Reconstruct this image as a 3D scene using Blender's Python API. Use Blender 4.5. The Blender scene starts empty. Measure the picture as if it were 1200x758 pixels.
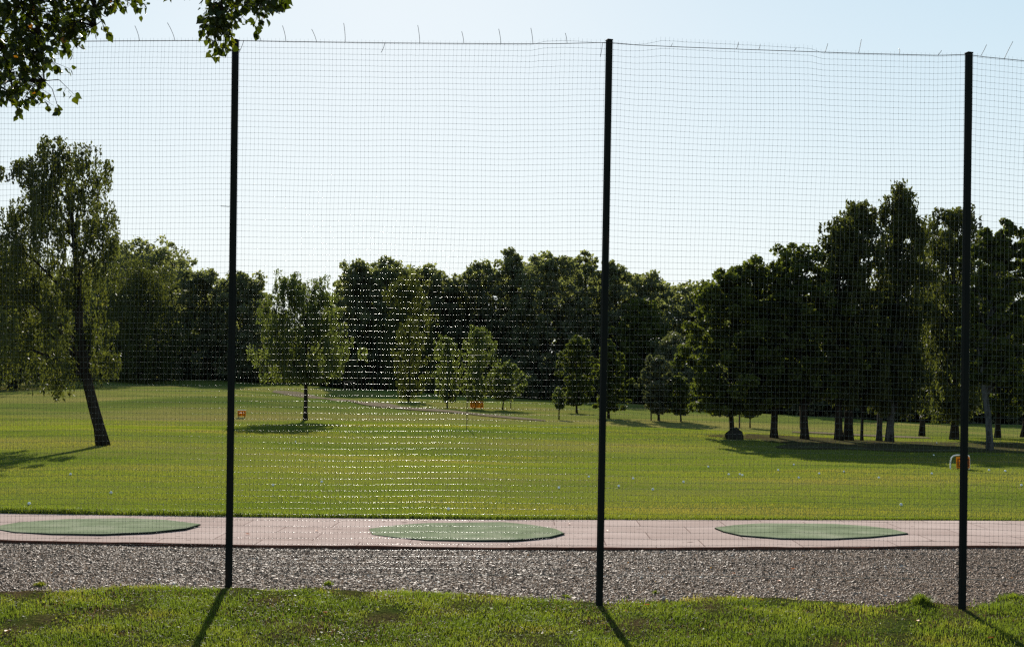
import bpy, math, random
import numpy as np
from mathutils import Matrix, Vector
rad = math.radians
S = bpy.context.scene
COL = S.collection
rng = np.random.default_rng(11)
random.seed(11)

# ------------------------------------------------------------------ camera, sky, sun, exposure
F = 1400.0                                   # focal length in photo pixels (photo 1200 x 758)
EYE = Vector((0, 0, 1.7))
PITCH, ROLL = rad(3.1), rad(0.35)
RCAM = Matrix.Rotation(rad(90) + PITCH, 3, 'X') @ Matrix.Rotation(ROLL, 3, 'Z')
cd = bpy.data.cameras.new("camera"); cam = bpy.data.objects.new("camera", cd); COL.objects.link(cam)
cam.matrix_world = Matrix.Translation(EYE) @ RCAM.to_4x4()
cd.sensor_width = 36; cd.lens = F / 1200 * 36; cd.clip_start = 0.1; cd.clip_end = 5000
S.camera = cam

SUN_AZ, SUN_EL = rad(-6.2), rad(24.5)          # azimuth from +Y towards +X
w = bpy.data.worlds.new("World"); S.world = w; w.use_nodes = True
nt = w.node_tree; bg = nt.nodes['Background']
sky = nt.nodes.new('ShaderNodeTexSky'); sky.sky_type = 'NISHITA'; sky.sun_disc = False
sky.sun_elevation = SUN_EL; sky.sun_rotation = SUN_AZ
sky.air_density = 1.0; sky.dust_density = 0.12; sky.ozone_density = 1.0; sky.altitude = 0
# soft shoulder on the sky's radiance (keeps the aureole from burning out)
def vm(op, a, b_):
    n = nt.nodes.new('ShaderNodeVectorMath'); n.operation = op
    for s_, v_ in ((n.inputs[0], a), (n.inputs[1], b_)):
        if isinstance(v_, bpy.types.NodeSocket): nt.links.new(v_, s_)
        else: s_.default_value = v_
    return n.outputs[0]
EXPOSURE = 1.1
x_ = vm('MULTIPLY', sky.outputs[0], (0.0762,) * 3)
gm = nt.nodes.new('ShaderNodeGamma'); nt.links.new(x_, gm.inputs[0]); gm.inputs[1].default_value = 1.4; xp = gm.outputs[0]
K_ = 0.205 ** 1.4
y_ = vm('DIVIDE', xp, vm('ADD', xp, (K_,) * 3))
nt.links.new(vm('MULTIPLY', y_, tuple(q_ / (2 ** EXPOSURE * 0.06) for q_ in (1.10, 1.14, 1.145))), bg.inputs[0]); bg.inputs[1].default_value = 0.06
ld = bpy.data.lights.new("sun", 'SUN'); ld.energy = 5.0; ld.angle = rad(0.53); ld.color = (1.0, 0.94, 0.84)
sun = bpy.data.objects.new("sun", ld); COL.objects.link(sun)
sd = Vector((math.sin(SUN_AZ) * math.cos(SUN_EL), math.cos(SUN_AZ) * math.cos(SUN_EL), math.sin(SUN_EL)))
sun.rotation_euler = sd.to_track_quat('Z', 'Y').to_euler(); sun.location = (-3, 30, 18)
S.view_settings.view_transform = 'Standard'; S.view_settings.look = 'None'
S.view_settings.exposure = EXPOSURE; S.view_settings.gamma = 1.0
S.cycles.use_denoising = False
S.cycles.max_bounces = 6; S.cycles.diffuse_bounces = 3; S.cycles.glossy_bounces = 2
S.cycles.transmission_bounces = 4; S.cycles.caustics_reflective = False; S.cycles.caustics_refractive = False
S.cycles.sample_clamp_indirect = 3.0
S.cycles.use_adaptive_sampling = False
S.cycles.pixel_filter_type = 'BLACKMAN_HARRIS'; S.cycles.filter_width = 1.4

# ------------------------------------------------------------------ terrain and projection
def sstep(e0, e1, x):
    t = np.clip((x - e0) / (e1 - e0), 0, 1); return t * t * (3 - 2 * t)
def terrain(x, y):
    x = np.asarray(x, float); y = np.asarray(y, float)
    yy = np.maximum(y, 5.0)
    a = x / yy
    k = 9.0
    z130 = 2.15 - np.log1p(np.exp(k * np.clip((a + 0.24) * 6.2, -3, 6))) / k
    z130 = np.maximum(z130, -3.2)
    s = sstep(18, 140, yy)
    z = z130 * s
    z = z - 0.012 * np.minimum(x, 0) * (1 - sstep(25, 60, yy)) * sstep(-30, 0, x)
    und = (0.10 * np.sin(x * 0.21 + 1.3) * np.sin(y * 0.16 + 0.4) + 0.07 * np.sin(x * 0.09 - y * 0.27)
           + 0.035 * np.sin(x * 0.5 + y * 0.33 + 2.0))
    z = z + und * sstep(18, 34, y) * (1 + 0.8 * sstep(40, 90, y))
    z = z + 0.35 * np.exp(-((x + 14) / 12) ** 2 - ((y - 62) / 9) ** 2)
    z = z + 0.045 * sstep(0.0, 0.10, y - edge_y(x, 1) ) * 1.0
    z = z + 0.035 * np.clip(y - 138, 0, 120)
    z = z - 0.10 * np.clip(9.7 - y, 0, 6)
    return z
def ray(px, py):
    d = RCAM @ Vector(((px - 600) / F, (379 - py) / F, -1.0)); return d / d.y
def P(px, py, D):
    d = ray(px, py); return EYE + d * D
_T = np.geomspace(5, 600, 6000)
def G(px, py, dz=0.0):
    d = ray(px, py)
    h = EYE.z + d.z * _T - (terrain(d.x * _T, _T) + dz)
    i = int(np.argmax(h < 0))
    if h[i] >= 0: raise ValueError("no ground at %s %s" % (px, py))
    t0, t1 = _T[i - 1], _T[i]; h0, h1 = h[i - 1], h[i]
    t = t0 + (t1 - t0) * h0 / (h0 - h1)
    return EYE + d * t
def gz(x, y): return float(terrain(x, y))
# traced edges on the (nearly level) ground in front
def flat(px, py, z=0.0):
    d = ray(px, py); t = (z - EYE.z) / d.z; return (d.x * t, t)
def _edge(pts, z):
    q = np.array([flat(px, py, z - 0.0) for px, py in pts])
    # cross slope on the left
    for _ in range(3):
        q = np.array([flat(px, py, z - 0.012 * min(q[i][0], 0)) for i, (px, py) in enumerate(pts)])
    s0 = (q[1] - q[0]) / (q[1][0] - q[0][0]); s1 = (q[-1] - q[-2]) / (q[-1][0] - q[-2][0])
    a = q[0] - s0 * 30; b = q[-1] + s1 * 30
    b[1] = q[-1][1] + (b[1] - q[-1][1]) * 0.15; a[1] = q[0][1] + (a[1] - q[0][1]) * 0.3
    q = np.vstack([a, q, b]); return q[:, 0], q[:, 1]
E_FRONT = _edge([(0, 632), (267, 638), (500, 640.5), (700, 641.5), (940, 641), (1200, 639)], 0.035)
E_BACK = _edge([(0, 600.5), (267, 605.5), (500, 608), (700, 609), (940, 609.3), (1200, 610)], 0.035)
E_GRASS = _edge([(0, 697), (60, 697), (130, 694), (180, 692), (268, 695), (330, 698), (370, 694), (420, 700), (480, 697),
                 (560, 702), (640, 706), (700, 710), (740, 708), (800, 707), (870, 704), (930, 708), (1000, 710), (1040, 712),
                 (1080, 706), (1125, 715), (1160, 711), (1200, 704)], 0.0)
_xs = np.linspace(-40, 40, 1601)
def _smooth(E, n):
    y = np.interp(_xs, *E); ker = np.hanning(n); ker /= ker.sum()
    return np.convolve(np.pad(y, n // 2, mode='edge'), ker, 'same')[n // 2:-(n // 2)][:len(_xs)]
_EY = [_smooth(E_FRONT, 41), _smooth(E_BACK, 41), _smooth(E_GRASS, 5)]
def edge_y(x, which): return np.interp(x, _xs, _EY[which])

# ------------------------------------------------------------------ helpers
def prop(o, label=None, cat=None, group=None, kind=None):
    if label: o['label'] = label
    if cat: o['category'] = cat
    if group: o['group'] = group
    if kind: o['kind'] = kind
    return o
def empty(name, loc, label=None, cat=None, group=None, rz=0):
    o = bpy.data.objects.new(name, None); COL.objects.link(o); o.location = loc; o.rotation_euler.z = rz
    o.empty_display_size = 0.2
    return prop(o, label, cat, group)
def npmesh(name, verts, faces, mat, parent=None, rnd=None, smooth=False, loc=(0, 0, 0)):
    """faces: list of (n,k) int arrays, any k"""
    me = bpy.data.meshes.new(name)
    verts = np.asarray(verts, np.float32)
    if not isinstance(faces, (list, tuple)): faces = [faces]
    faces = [np.asarray(f, np.int32) for f in faces if len(f)]
    loops = np.concatenate([f.ravel() for f in faces])
    tot = np.concatenate([np.full(len(f), f.shape[1], np.int32) for f in faces])
    st = np.concatenate([[0], np.cumsum(tot)[:-1]]).astype(np.int32)
    me.vertices.add(len(verts)); me.vertices.foreach_set("co", verts.ravel())
    me.loops.add(len(loops)); me.loops.foreach_set("vertex_index", loops)
    me.polygons.add(len(tot)); me.polygons.foreach_set("loop_start", st); me.polygons.foreach_set("loop_total", tot)
    me.polygons.foreach_set("use_smooth", np.full(len(tot), bool(smooth)))
    if rnd is not None:
        at = me.attributes.new("rnd", 'FLOAT', 'POINT'); at.data.foreach_set("value", np.asarray(rnd, np.float32))
    me.update(calc_edges=True); me.validate()
    me.materials.append(mat)
    o = bpy.data.objects.new(name, me); COL.objects.link(o); o.location = loc
    if parent: o.parent = parent
    return o
class MB:
    def __init__(s): s.v = []; s.f = {}; s.n = 0; s.r = []
    def add(s, v, f, r=0.5):
        v = np.asarray(v, float); f = np.asarray(f, int)
        s.v.append(v); s.f.setdefault(f.shape[1], []).append(f + s.n); s.n += len(v)
        s.r.append(np.broadcast_to(r, (len(v),)))
    def tube(s, pts, r, sides=6, cap=True, rr=0.5, ph=0.0):
        p = np.asarray(pts, float); n = len(p); r = np.broadcast_to(r, (n,))
        t = np.gradient(p, axis=0); t /= np.linalg.norm(t, axis=1)[:, None] + 1e-9
        ref = np.array([0.0, 1.0, 0.0]) if abs(t[0][1]) < 0.8 else np.array([1.0, 0.0, 0.0])
        a = np.cross(t, ref); a /= np.linalg.norm(a, axis=1)[:, None] + 1e-9
        b = np.cross(a, t)
        th = np.arange(sides) * 2 * math.pi / sides + math.pi / sides + ph
        v = p[:, None] + (a[:, None] * np.cos(th)[None, :, None] + b[:, None] * np.sin(th)[None, :, None]) * r[:, None, None]
        i = np.arange(n - 1)[:, None] * sides; j = np.arange(sides)[None]; k = (j + 1) % sides
        f = np.stack([i + j, i + k, i + sides + k, i + sides + j], -1).reshape(-1, 4)
        base = s.n
        s.add(v.reshape(-1, 3), f, rr)
        if cap:
            e = [np.arange(sides)[::-1] + base, np.arange(sides) + base + (n - 1) * sides]
            s.f.setdefault(sides, []).extend([x[None] for x in e])
    def box(s, c, size, R=None, bev=0.0, r=0.5):
        sx, sy, sz = [q / 2 for q in size]
        if bev:
            import itertools
            bb = min(bev, sx * .9, sy * .9, sz * .9); L = []
            v = []; idx = {}
            for X in (-1, 1):
                for Y in (-1, 1):
                    for Z in (-1, 1):
                        for ax in range(3):
                            q = [X * (sx - bb), Y * (sy - bb), Z * (sz - bb)]
                            q[ax] = (X * sx, Y * sy, Z * sz)[ax]
                            idx[(X, Y, Z, ax)] = len(v); v.append(q)
            fq = []; ft = []
            for ax in range(3):
                o1, o2 = [(1, 2), (0, 2), (0, 1)][ax]
                for sg in (-1, 1):
                    ring = []
                    for (p1, p2) in ((-1, -1), (1, -1), (1, 1), (-1, 1)):
                        c3 = [0, 0, 0]; c3[ax] = sg; c3[o1] = p1; c3[o2] = p2
                        ring.append(idx[(*c3, ax)])
                    fq.append(ring)
            for ax in range(3):
                o1, o2 = [(1, 2), (0, 2), (0, 1)][ax]
                for p1 in (-1, 1):
                    for p2 in (-1, 1):
                        c1 = [0, 0, 0]; c1[o1] = p1; c1[o2] = p2; c1[ax] = -1; c2 = list(c1); c2[ax] = 1
                        fq.append([idx[(*c1, o1)], idx[(*c2, o1)], idx[(*c2, o2)], idx[(*c1, o2)]])
            for X in (-1, 1):
                for Y in (-1, 1):
                    for Z in (-1, 1): ft.append([idx[(X, Y, Z, a)] for a in range(3)])
            v = np.array(v, float)
            if R is not None: v = v @ np.array(R).T
            base = s.n
            s.add(v + np.array(c), fq, r); s.f.setdefault(3, []).append(np.array(ft) + base)
            return
        v = np.array([[X * sx, Y * sy, Z * sz] for X in (-1, 1) for Y in (-1, 1) for Z in (-1, 1)], float)
        if R is not None: v = v @ np.array(R).T
        f = [[0, 1, 3, 2], [4, 6, 7, 5], [0, 4, 5, 1], [2, 3, 7, 6], [0, 2, 6, 4], [1, 5, 7, 3]]
        s.add(v + np.array(c), f, r)
    def build(s, name, mat, parent=None, smooth=False, loc=(0, 0, 0), recalc=False):
        o = npmesh(name, np.vstack(s.v), [np.vstack(x) for x in s.f.values()], mat, parent,
                   rnd=np.concatenate(s.r), smooth=smooth, loc=loc)
        return o

# ------------------------------------------------------------------ materials
def mat(name):
    m = bpy.data.materials.new(name); m.use_nodes = True
    t = m.node_tree; b = t.nodes['Principled BSDF']; b.inputs['Specular IOR Level'].default_value = 0.0; return m, t, b
def N(t, kind, **kw):
    n = t.nodes.new(kind)
    for k, v in kw.items():
        if k.startswith('_'): setattr(n, k[1:], v)
        else: n.inputs[k].default_value = v
    return n
def ramp(t, fac, stops):
    r = t.nodes.new('ShaderNodeValToRGB'); e = r.color_ramp.elements
    while len(e) < len(stops): e.new(0.5)
    for i, (p, c) in enumerate(stops): e[i].position = p; e[i].color = (*c, 1)
    t.links.new(fac, r.inputs[0]); return r.outputs[0]
def noise(t, scale, detail=4, rough=0.55, vec=None, dist=0.0):
    n = N(t, 'ShaderNodeTexNoise', Scale=scale, Detail=detail, Roughness=rough, Distortion=dist)
    if vec is not None: t.links.new(vec, n.inputs['Vector'])
    return n.outputs[0]
def pos(t, scale=(1, 1, 1)):
    g = t.nodes.new('ShaderNodeNewGeometry')
    mp = N(t, 'ShaderNodeMapping'); mp.inputs['Scale'].default_value = scale
    t.links.new(g.outputs['Position'], mp.inputs[0]); return mp.outputs[0]
def mix(t, fac, a, b, blend='MIX'):
    m = t.nodes.new('ShaderNodeMix'); m.data_type = 'RGBA'; m.blend_type = blend
    for s, v in ((m.inputs[0], fac), (m.inputs[6], a), (m.inputs[7], b)):
        if isinstance(v, bpy.types.NodeSocket): t.links.new(v, s)
        elif isinstance(v, tuple): s.default_value = (*v, 1)
        else: s.default_value = v
    return m.outputs[2]
def bump(t, b, h, strength=0.5, dist=0.02):
    n = N(t, 'ShaderNodeBump', Strength=strength, Distance=dist); t.links.new(h, n.inputs['Height'])
    t.links.new(n.outputs[0], b.inputs['Normal'])
def math_(t, op, a, b=0.0):
    m = t.nodes.new('ShaderNodeMath'); m.operation = op
    for s, v in ((m.inputs[0], a), (m.inputs[1], b)):
        if isinstance(v, bpy.types.NodeSocket): t.links.new(v, s)
        else: s.default_value = v
    return m.outputs[0]

def leaf_mat(name, stops, transl=0.4, rough=0.6, spec=0.10, tcol=(1.3, 1.35, 0.5)):
    m, t, b = mat(name)
    at = N(t, 'ShaderNodeAttribute', _attribute_name='rnd')
    c = ramp(t, at.outputs['Fac'], stops)
    t.links.new(c, b.inputs['Base Color']); b.inputs['Roughness'].default_value = rough
    b.inputs['Specular IOR Level'].default_value = spec
    tr = t.nodes.new('ShaderNodeBsdfTranslucent')
    t.links.new(mix(t, 1.0, c, tcol, 'MULTIPLY'), tr.inputs[0])
    mx = N(t, 'ShaderNodeMixShader', Fac=transl)
    t.links.new(b.outputs[0], mx.inputs[1]); t.links.new(tr.outputs[0], mx.inputs[2])
    t.links.new(mx.outputs[0], t.nodes['Material Output'].inputs[0])
    return m
M = {}
M['birch'] = leaf_mat('birch_leaves', [(0, (0.032, 0.038, 0.014)), (0.5, (0.056, 0.062, 0.021)), (0.85, (0.08, 0.084, 0.028)), (1, (0.11, 0.10, 0.04))], 0.45)
M['oak'] = leaf_mat('broad_leaves', [(0, (0.032, 0.041, 0.013)), (0.5, (0.060, 0.072, 0.019)), (0.9, (0.095, 0.105, 0.028)), (1, (0.13, 0.135, 0.04))], 0.52)
M['dark'] = leaf_mat('hazed_wood_leaves', [(0, (0.078, 0.086, 0.055)), (0.6, (0.122, 0.129, 0.078)), (1, (0.17, 0.175, 0.11))], 0.55)  # far wood foliage, distance haze put in as paler, greyer leaf colour
M['young'] = leaf_mat('young_tree_leaves', [(0, (0.052, 0.066, 0.026)), (0.6, (0.086, 0.102, 0.040)), (1, (0.13, 0.145, 0.06))], 0.5)
M['grey'] = leaf_mat('greyish_leaves', [(0, (0.048, 0.054, 0.032)), (0.6, (0.09, 0.096, 0.058)), (1, (0.15, 0.15, 0.10))], 0.35)
M['near'] = leaf_mat('overhead_leaves', [(0, (0.014, 0.021, 0.004)), (0.55, (0.028, 0.038, 0.007)), (0.93, (0.06, 0.066, 0.011)), (0.985, (0.12, 0.10, 0.014)), (1, (0.20, 0.08, 0.02))], 0.40, 0.4, 0.2, (1.6, 1.7, 0.35))
M['blade'] = leaf_mat('grass_blades', [(0, (0.068, 0.094, 0.022)), (0.45, (0.112, 0.140, 0.032)), (0.75, (0.170, 0.180, 0.048)), (0.9, (0.21, 0.17, 0.06)), (1, (0.27, 0.215, 0.11))], 0.55, 0.5, 0.05, (1.2, 1.3, 0.4))
M['lawnblade'] = leaf_mat('lawn_blades', [(0, (0.074, 0.106, 0.022)), (0.4, (0.124, 0.152, 0.030)), (0.7, (0.168, 0.172, 0.042)), (1, (0.210, 0.175, 0.068))], 0.5, 0.6, 0.05, (1.2, 1.25, 0.45))

def bark_mat(name, dark, light, scale=9):
    m, t, b = mat(name)
    n = noise(t, scale, 6, 0.65, pos(t, (1, 1, 0.35)), 0.6)
    c = ramp(t, n, [(0.35, dark), (0.65, light)])
    t.links.new(c, b.inputs['Base Color']); b.inputs['Roughness'].default_value = 0.9; bump(t, b, n, 0.8, 0.03)
    return m
M['bark'] = bark_mat('dark_bark', (0.012, 0.010, 0.008), (0.036, 0.030, 0.024))
M['birchbark'] = bark_mat('pale_birch_bark', (0.018, 0.017, 0.015), (0.10, 0.10, 0.095), 5)

# ground: mown grass with worn and dry patches
m, t, b = mat('mown_grass'); M['ground'] = m
big = noise(t, 0.09, 4, 0.6, pos(t, (0.45, 1.5, 1)), 0.4)
mid = noise(t, 0.9, 5, 0.6, pos(t, (0.5, 1.6, 1)))
fine = noise(t, 26, 4, 0.7, pos(t, (0.6, 1.3, 1)))
c = ramp(t, big, [(0.34, (0.064, 0.098, 0.020)), (0.5, (0.122, 0.145, 0.030)), (0.64, (0.19, 0.172, 0.050))])
c = mix(t, math_(t, 'MULTIPLY', ramp(t, mid, [(0.42, (0, 0, 0)), (0.75, (1, 1, 1))]), 0.45), c, (0.165, 0.128, 0.045))
c = mix(t, 0.75, c, ramp(t, fine, [(0.28, (0.42, 0.42, 0.40)), (0.55, (1.0, 1.0, 1.0)), (0.8, (1.7, 1.7, 1.5))]), 'MULTIPLY')
t.links.new(c, b.inputs['Base Color']); b.inputs['Roughness'].default_value = 0.85; b.inputs['Specular IOR Level'].default_value = 0.0
bump(t, b, fine, 0.9, 0.05)
# soil showing in the rough grass in front
m, t, b = mat('rough_soil'); M['soil'] = m
n1 = noise(t, 2.2, 5, 0.6, pos(t)); n2 = noise(t, 40, 4, 0.7, pos(t))
c = ramp(t, n1, [(0.36, (0.036, 0.050, 0.012)), (0.52, (0.050, 0.050, 0.016)), (0.68, (0.070, 0.050, 0.027))])
c = mix(t, 0.7, c, ramp(t, n2, [(0.35, (0.25, 0.25, 0.25)), (0.65, (1.7, 1.6, 1.45))]), 'MULTIPLY')
t.links.new(c, b.inputs['Base Color']); b.inputs['Roughness'].default_value = 0.95; bump(t, b, n2, 1.0, 0.02)
# gravel bed
m, t, b = mat('gravel_bed'); M['gravel'] = m
v = N(t, 'ShaderNodeTexVoronoi', Scale=70.0); t.links.new(pos(t), v.inputs['Vector'])
sep = t.nodes.new('ShaderNodeSeparateColor'); t.links.new(v.outputs['Color'], sep.inputs[0])
c = ramp(t, sep.outputs[0], [(0, (0.08, 0.058, 0.042)), (0.6, (0.15, 0.11, 0.082)), (1, (0.24, 0.185, 0.14))])
c = mix(t, 0.5, c, ramp(t, noise(t, 1.1, 5, 0.6, pos(t, (0.5, 1.6, 1))), [(0.35, (0.55, 0.52, 0.5)), (0.65, (1.15, 1.1, 1.05))]), 'MULTIPLY')
t.links.new(c, b.inputs['Base Color']); b.inputs['Roughness'].default_value = 0.9; bump(t, b, v.outputs['Distance'], 1.0, 0.012)
m, t, b = mat('pebbles'); M['pebble'] = m
at = N(t, 'ShaderNodeAttribute', _attribute_name='rnd')
c = ramp(t, at.outputs['Fac'], [(0, (0.13, 0.084, 0.054)), (0.35, (0.190, 0.125, 0.082)), (0.62, (0.228, 0.153, 0.104)), (0.92, (0.28, 0.198, 0.14)), (0.985, (0.42, 0.34, 0.26)), (1, (0.60, 0.55, 0.48))])
t.links.new(c, b.inputs['Base Color']); b.inputs['Roughness'].default_value = 0.6; b.inputs['Specular IOR Level'].default_value = 0.05
# pink paving
m, t, b = mat('pink_concrete_paving'); M['paving'] = m
br = N(t, 'ShaderNodeTexBrick', Scale=1.0); br.inputs['Brick Width'].default_value = 1.05; br.inputs['Row Height'].default_value = 0.62
br.inputs['Mortar Size'].default_value = 0.007; br.offset = 0.5
br.inputs['Color1'].default_value = (0.365, 0.285, 0.250, 1); br.inputs['Color2'].default_value = (0.41, 0.325, 0.288, 1)
br.inputs['Mortar'].default_value = (0.20, 0.145, 0.125, 1)
mp = N(t, 'ShaderNodeMapping'); g = t.nodes.new('ShaderNodeNewGeometry'); t.links.new(g.outputs['Position'], mp.inputs[0])
mp.inputs['Rotation'].default_value = (0, 0, rad(1.2)); mp.inputs['Location'].default_value = (0.3, 0.18, 0)
t.links.new(mp.outputs[0], br.inputs['Vector'])
n1 = noise(t, 1.3, 6, 0.65, pos(t, (0.6, 1.4, 1)), 0.5); n2 = noise(t, 55, 4, 0.7, pos(t)); n3 = noise(t, 5.0, 3, 0.5, pos(t, (1, 1.6, 1)))
c = mix(t, 0.55, br.outputs[0], ramp(t, n1, [(0.3, (0.72, 0.68, 0.66)), (0.6, (1.05, 1.04, 1.03)), (0.8, (1.2, 1.22, 1.22))]), 'MULTIPLY')
c = mix(t, 0.6, c, ramp(t, n2, [(0.3, (0.6, 0.58, 0.56)), (0.6, (1.05, 1.05, 1.05)), (0.75, (1.25, 1.25, 1.25))]), 'MULTIPLY')
c = mix(t, ramp(t, n3, [(0.70, (0, 0, 0)), (0.74, (1, 1, 1))]), c, (0.11, 0.08, 0.065))
t.links.new(c, b.inputs['Base Color']); b.inputs['Roughness'].default_value = 0.75; bump(t, b, n2, 0.5, 0.004)
m, t, b = mat('rusty_red_edging'); M['edging'] = m
n1 = noise(t, 3.0, 6, 0.7, pos(t, (1, 1, 4)))
t.links.new(ramp(t, n1, [(0.35, (0.035, 0.018, 0.013)), (0.65, (0.13, 0.060, 0.042))]), b.inputs['Base Color']); b.inputs['Roughness'].default_value = 0.85
m, t, b = mat('field_path_gravel'); M['fpath'] = m
n1 = noise(t, 2.0, 6, 0.7, pos(t))
t.links.new(ramp(t, n1, [(0.3, (0.11, 0.092, 0.052)), (0.7, (0.165, 0.13, 0.095))]), b.inputs['Base Color']); b.inputs['Roughness'].default_value = 0.9
# green turf mat
m, t, b = mat('green_artificial_turf'); M['mat'] = m
n1 = noise(t, 2.4, 5, 0.6, pos(t)); n2 = noise(t, 120, 3, 0.7, pos(t))
c = ramp(t, n1, [(0.3, (0.135, 0.155, 0.092)), (0.5, (0.175, 0.20, 0.122)), (0.68, (0.235, 0.245, 0.165))])
c = mix(t, 0.6, c, ramp(t, n2, [(0.3, (0.5, 0.5, 0.5)), (0.7, (1.35, 1.35, 1.35))]), 'MULTIPLY')
t.links.new(c, b.inputs['Base Color']); b.inputs['Roughness'].default_value = 0.7; bump(t, b, n2, 0.7, 0.004)
m, t, b = mat('black_rubber'); M['rubber'] = m
b.inputs['Base Color'].default_value = (0.012, 0.018, 0.012, 1); b.inputs['Roughness'].default_value = 0.8
# fence
m, t, b = mat('dark_painted_steel'); M['post'] = m
n1 = noise(t, 14, 6, 0.7, pos(t, (1, 1, 0.3)))
t.links.new(ramp(t, n1, [(0.4, (0.005, 0.007, 0.006)), (0.62, (0.008, 0.009, 0.007)), (0.74, (0.028, 0.014, 0.008))]), b.inputs['Base Color'])
b.inputs['Roughness'].default_value = 0.8; b.inputs['Specular IOR Level'].default_value = 0.12
m, t, b = mat('green_net_cord'); M['net'] = m
b.inputs['Base Color'].default_value = (0.014, 0.034, 0.030, 1)
at = N(t, 'ShaderNodeAttribute', _attribute_name='rnd')      # 0 = knots (matt), 0.5 = cord (slick plastic)
t.links.new(math_(t, 'SUBTRACT', 1.0, math_(t, 'MULTIPLY', at.outputs['Fac'], 1.34)), b.inputs['Roughness'])
t.links.new(math_(t, 'MULTIPLY', at.outputs['Fac'], 1.2), b.inputs['Specular IOR Level'])
m, t, b = mat('steel_wire'); M['wire'] = m
b.inputs['Base Color'].default_value = (0.05, 0.045, 0.04, 1); b.inputs['Roughness'].default_value = 0.55; b.inputs['Metallic'].default_value = 0.3
m, t, b = mat('pale_cord'); M['palecord'] = m
b.inputs['Base Color'].default_value = (0.30, 0.27, 0.23, 1); b.inputs['Roughness'].default_value = 0.6
m, t, b = mat('orange_board'); M['orange'] = m
n1 = noise(t, 9, 4, 0.6, pos(t))
c = ramp(t, n1, [(0.3, (0.46, 0.22, 0.02)), (0.7, (0.58, 0.30, 0.03))]); t.links.new(c, b.inputs['Base Color'])
tr = t.nodes.new('ShaderNodeBsdfTranslucent'); t.links.new(c, tr.inputs[0]); mx = N(t, 'ShaderNodeMixShader', Fac=0.45)
t.links.new(b.outputs[0], mx.inputs[1]); t.links.new(tr.outputs[0], mx.inputs[2]); t.links.new(mx.outputs[0], t.nodes['Material Output'].inputs[0])
m, t, b = mat('brown_marks'); M['brownmark'] = m; b.inputs['Base Color'].default_value = (0.16, 0.045, 0.01, 1)
m, t, b = mat('white_paint'); M['white'] = m; b.inputs['Base Color'].default_value = (0.78, 0.78, 0.75, 1); b.inputs['Roughness'].default_value = 0.3
m, t, b = mat('golf_ball_white'); M['ball'] = m; b.inputs['Base Color'].default_value = (0.8, 0.8, 0.78, 1); b.inputs['Roughness'].default_value = 0.25
v = N(t, 'ShaderNodeTexVoronoi', Scale=260.0); tc = t.nodes.new('ShaderNodeTexCoord'); t.links.new(tc.outputs['Object'], v.inputs['Vector']); bump(t, b, v.outputs['Distance'], 0.4, 0.001)
m, t, b = mat('weathered_wood'); M['wood'] = m
n1 = noise(t, 20, 5, 0.6, pos(t, (1, 1, 0.2))); t.links.new(ramp(t, n1, [(0.3, (0.05, 0.038, 0.026)), (0.7, (0.12, 0.09, 0.065))]), b.inputs['Base Color']); b.inputs['Roughness'].default_value = 0.9
m, t, b = mat('mossy_rock'); M['rock'] = m
n1 = noise(t, 6, 6, 0.7, pos(t)); t.links.new(ramp(t, n1, [(0.35, (0.014, 0.014, 0.010)), (0.65, (0.035, 0.032, 0.026))]), b.inputs['Base Color']); b.inputs['Roughness'].default_value = 0.95; bump(t, b, n1, 1, 0.05)
M['fallen'] = leaf_mat('dry_fallen_leaf', [(0, (0.28, 0.085, 0.02)), (1, (0.45, 0.17, 0.04))], 0.35, 0.6, 0.2, (1.2, 0.9, 0.6))
m, t, b = mat('pale_crumbs'); M['crumb'] = m; b.inputs['Base Color'].default_value = (0.6, 0.6, 0.55, 1)

# ------------------------------------------------------------------ structure: ground, gravel, path
def grid_sheet(name, xs, ys_fn, ny, dz, m, kind='structure', extra=None):
    xs = np.asarray(xs); V = []
    for i, x in enumerate(xs):
        y = ys_fn(x, ny); z = terrain(np.full(ny, x), y) + dz
        if extra is not None: z = z + extra(x, y)
        V.append(np.stack([np.full(ny, x), y, z], 1))
    V = np.array(V); nx = len(xs)
    i = np.arange(nx - 1)[:, None] * ny; j = np.arange(ny - 1)[None]
    f = np.stack([i + j, i + ny + j, i + ny + j + 1, i + j + 1], -1).reshape(-1, 4)
    o = npmesh(name, V.reshape(-1, 3), f, m, smooth=True); return prop(o, kind=kind)
gx = np.unique(np.concatenate([-np.geomspace(12, 900, 110), np.arange(-12, 12.01, 0.15), np.geomspace(12, 900, 110)]))
def gy(x, n):
    return GY
GY = np.unique(np.concatenate([[-60, -30, -10, 0, 3], np.arange(4, 18, 0.08), np.arange(18, 60, 0.4), np.geomspace(60, 1500, 160)]))
grid_sheet('ground', gx, gy, len(GY), 0.0, M['ground'])
def band(i0, o0, i1, o1):
    return lambda x, n: np.linspace(float(edge_y(x, i0)) + o0, float(edge_y(x, i1)) + o1, n)
sx = np.arange(-16, 16.01, 0.08)
lump = lambda x, y: 0.012 * (np.sin(7 * x + 3 * y) + np.sin(5.3 * y - 3.1 * x + 1) + np.sin(13 * x - 4 * y)) * 0.6 + 0.02
grid_sheet('rough_grass_ground', sx, lambda x, n: np.linspace(4.0, float(edge_y(x, 2)) + 0.02, n), 60, 0.015, M['soil'], extra=lump)
grid_sheet('gravel', sx, band(2, -0.02, 0, 0.0), 30, 0.004, M['gravel'])
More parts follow.
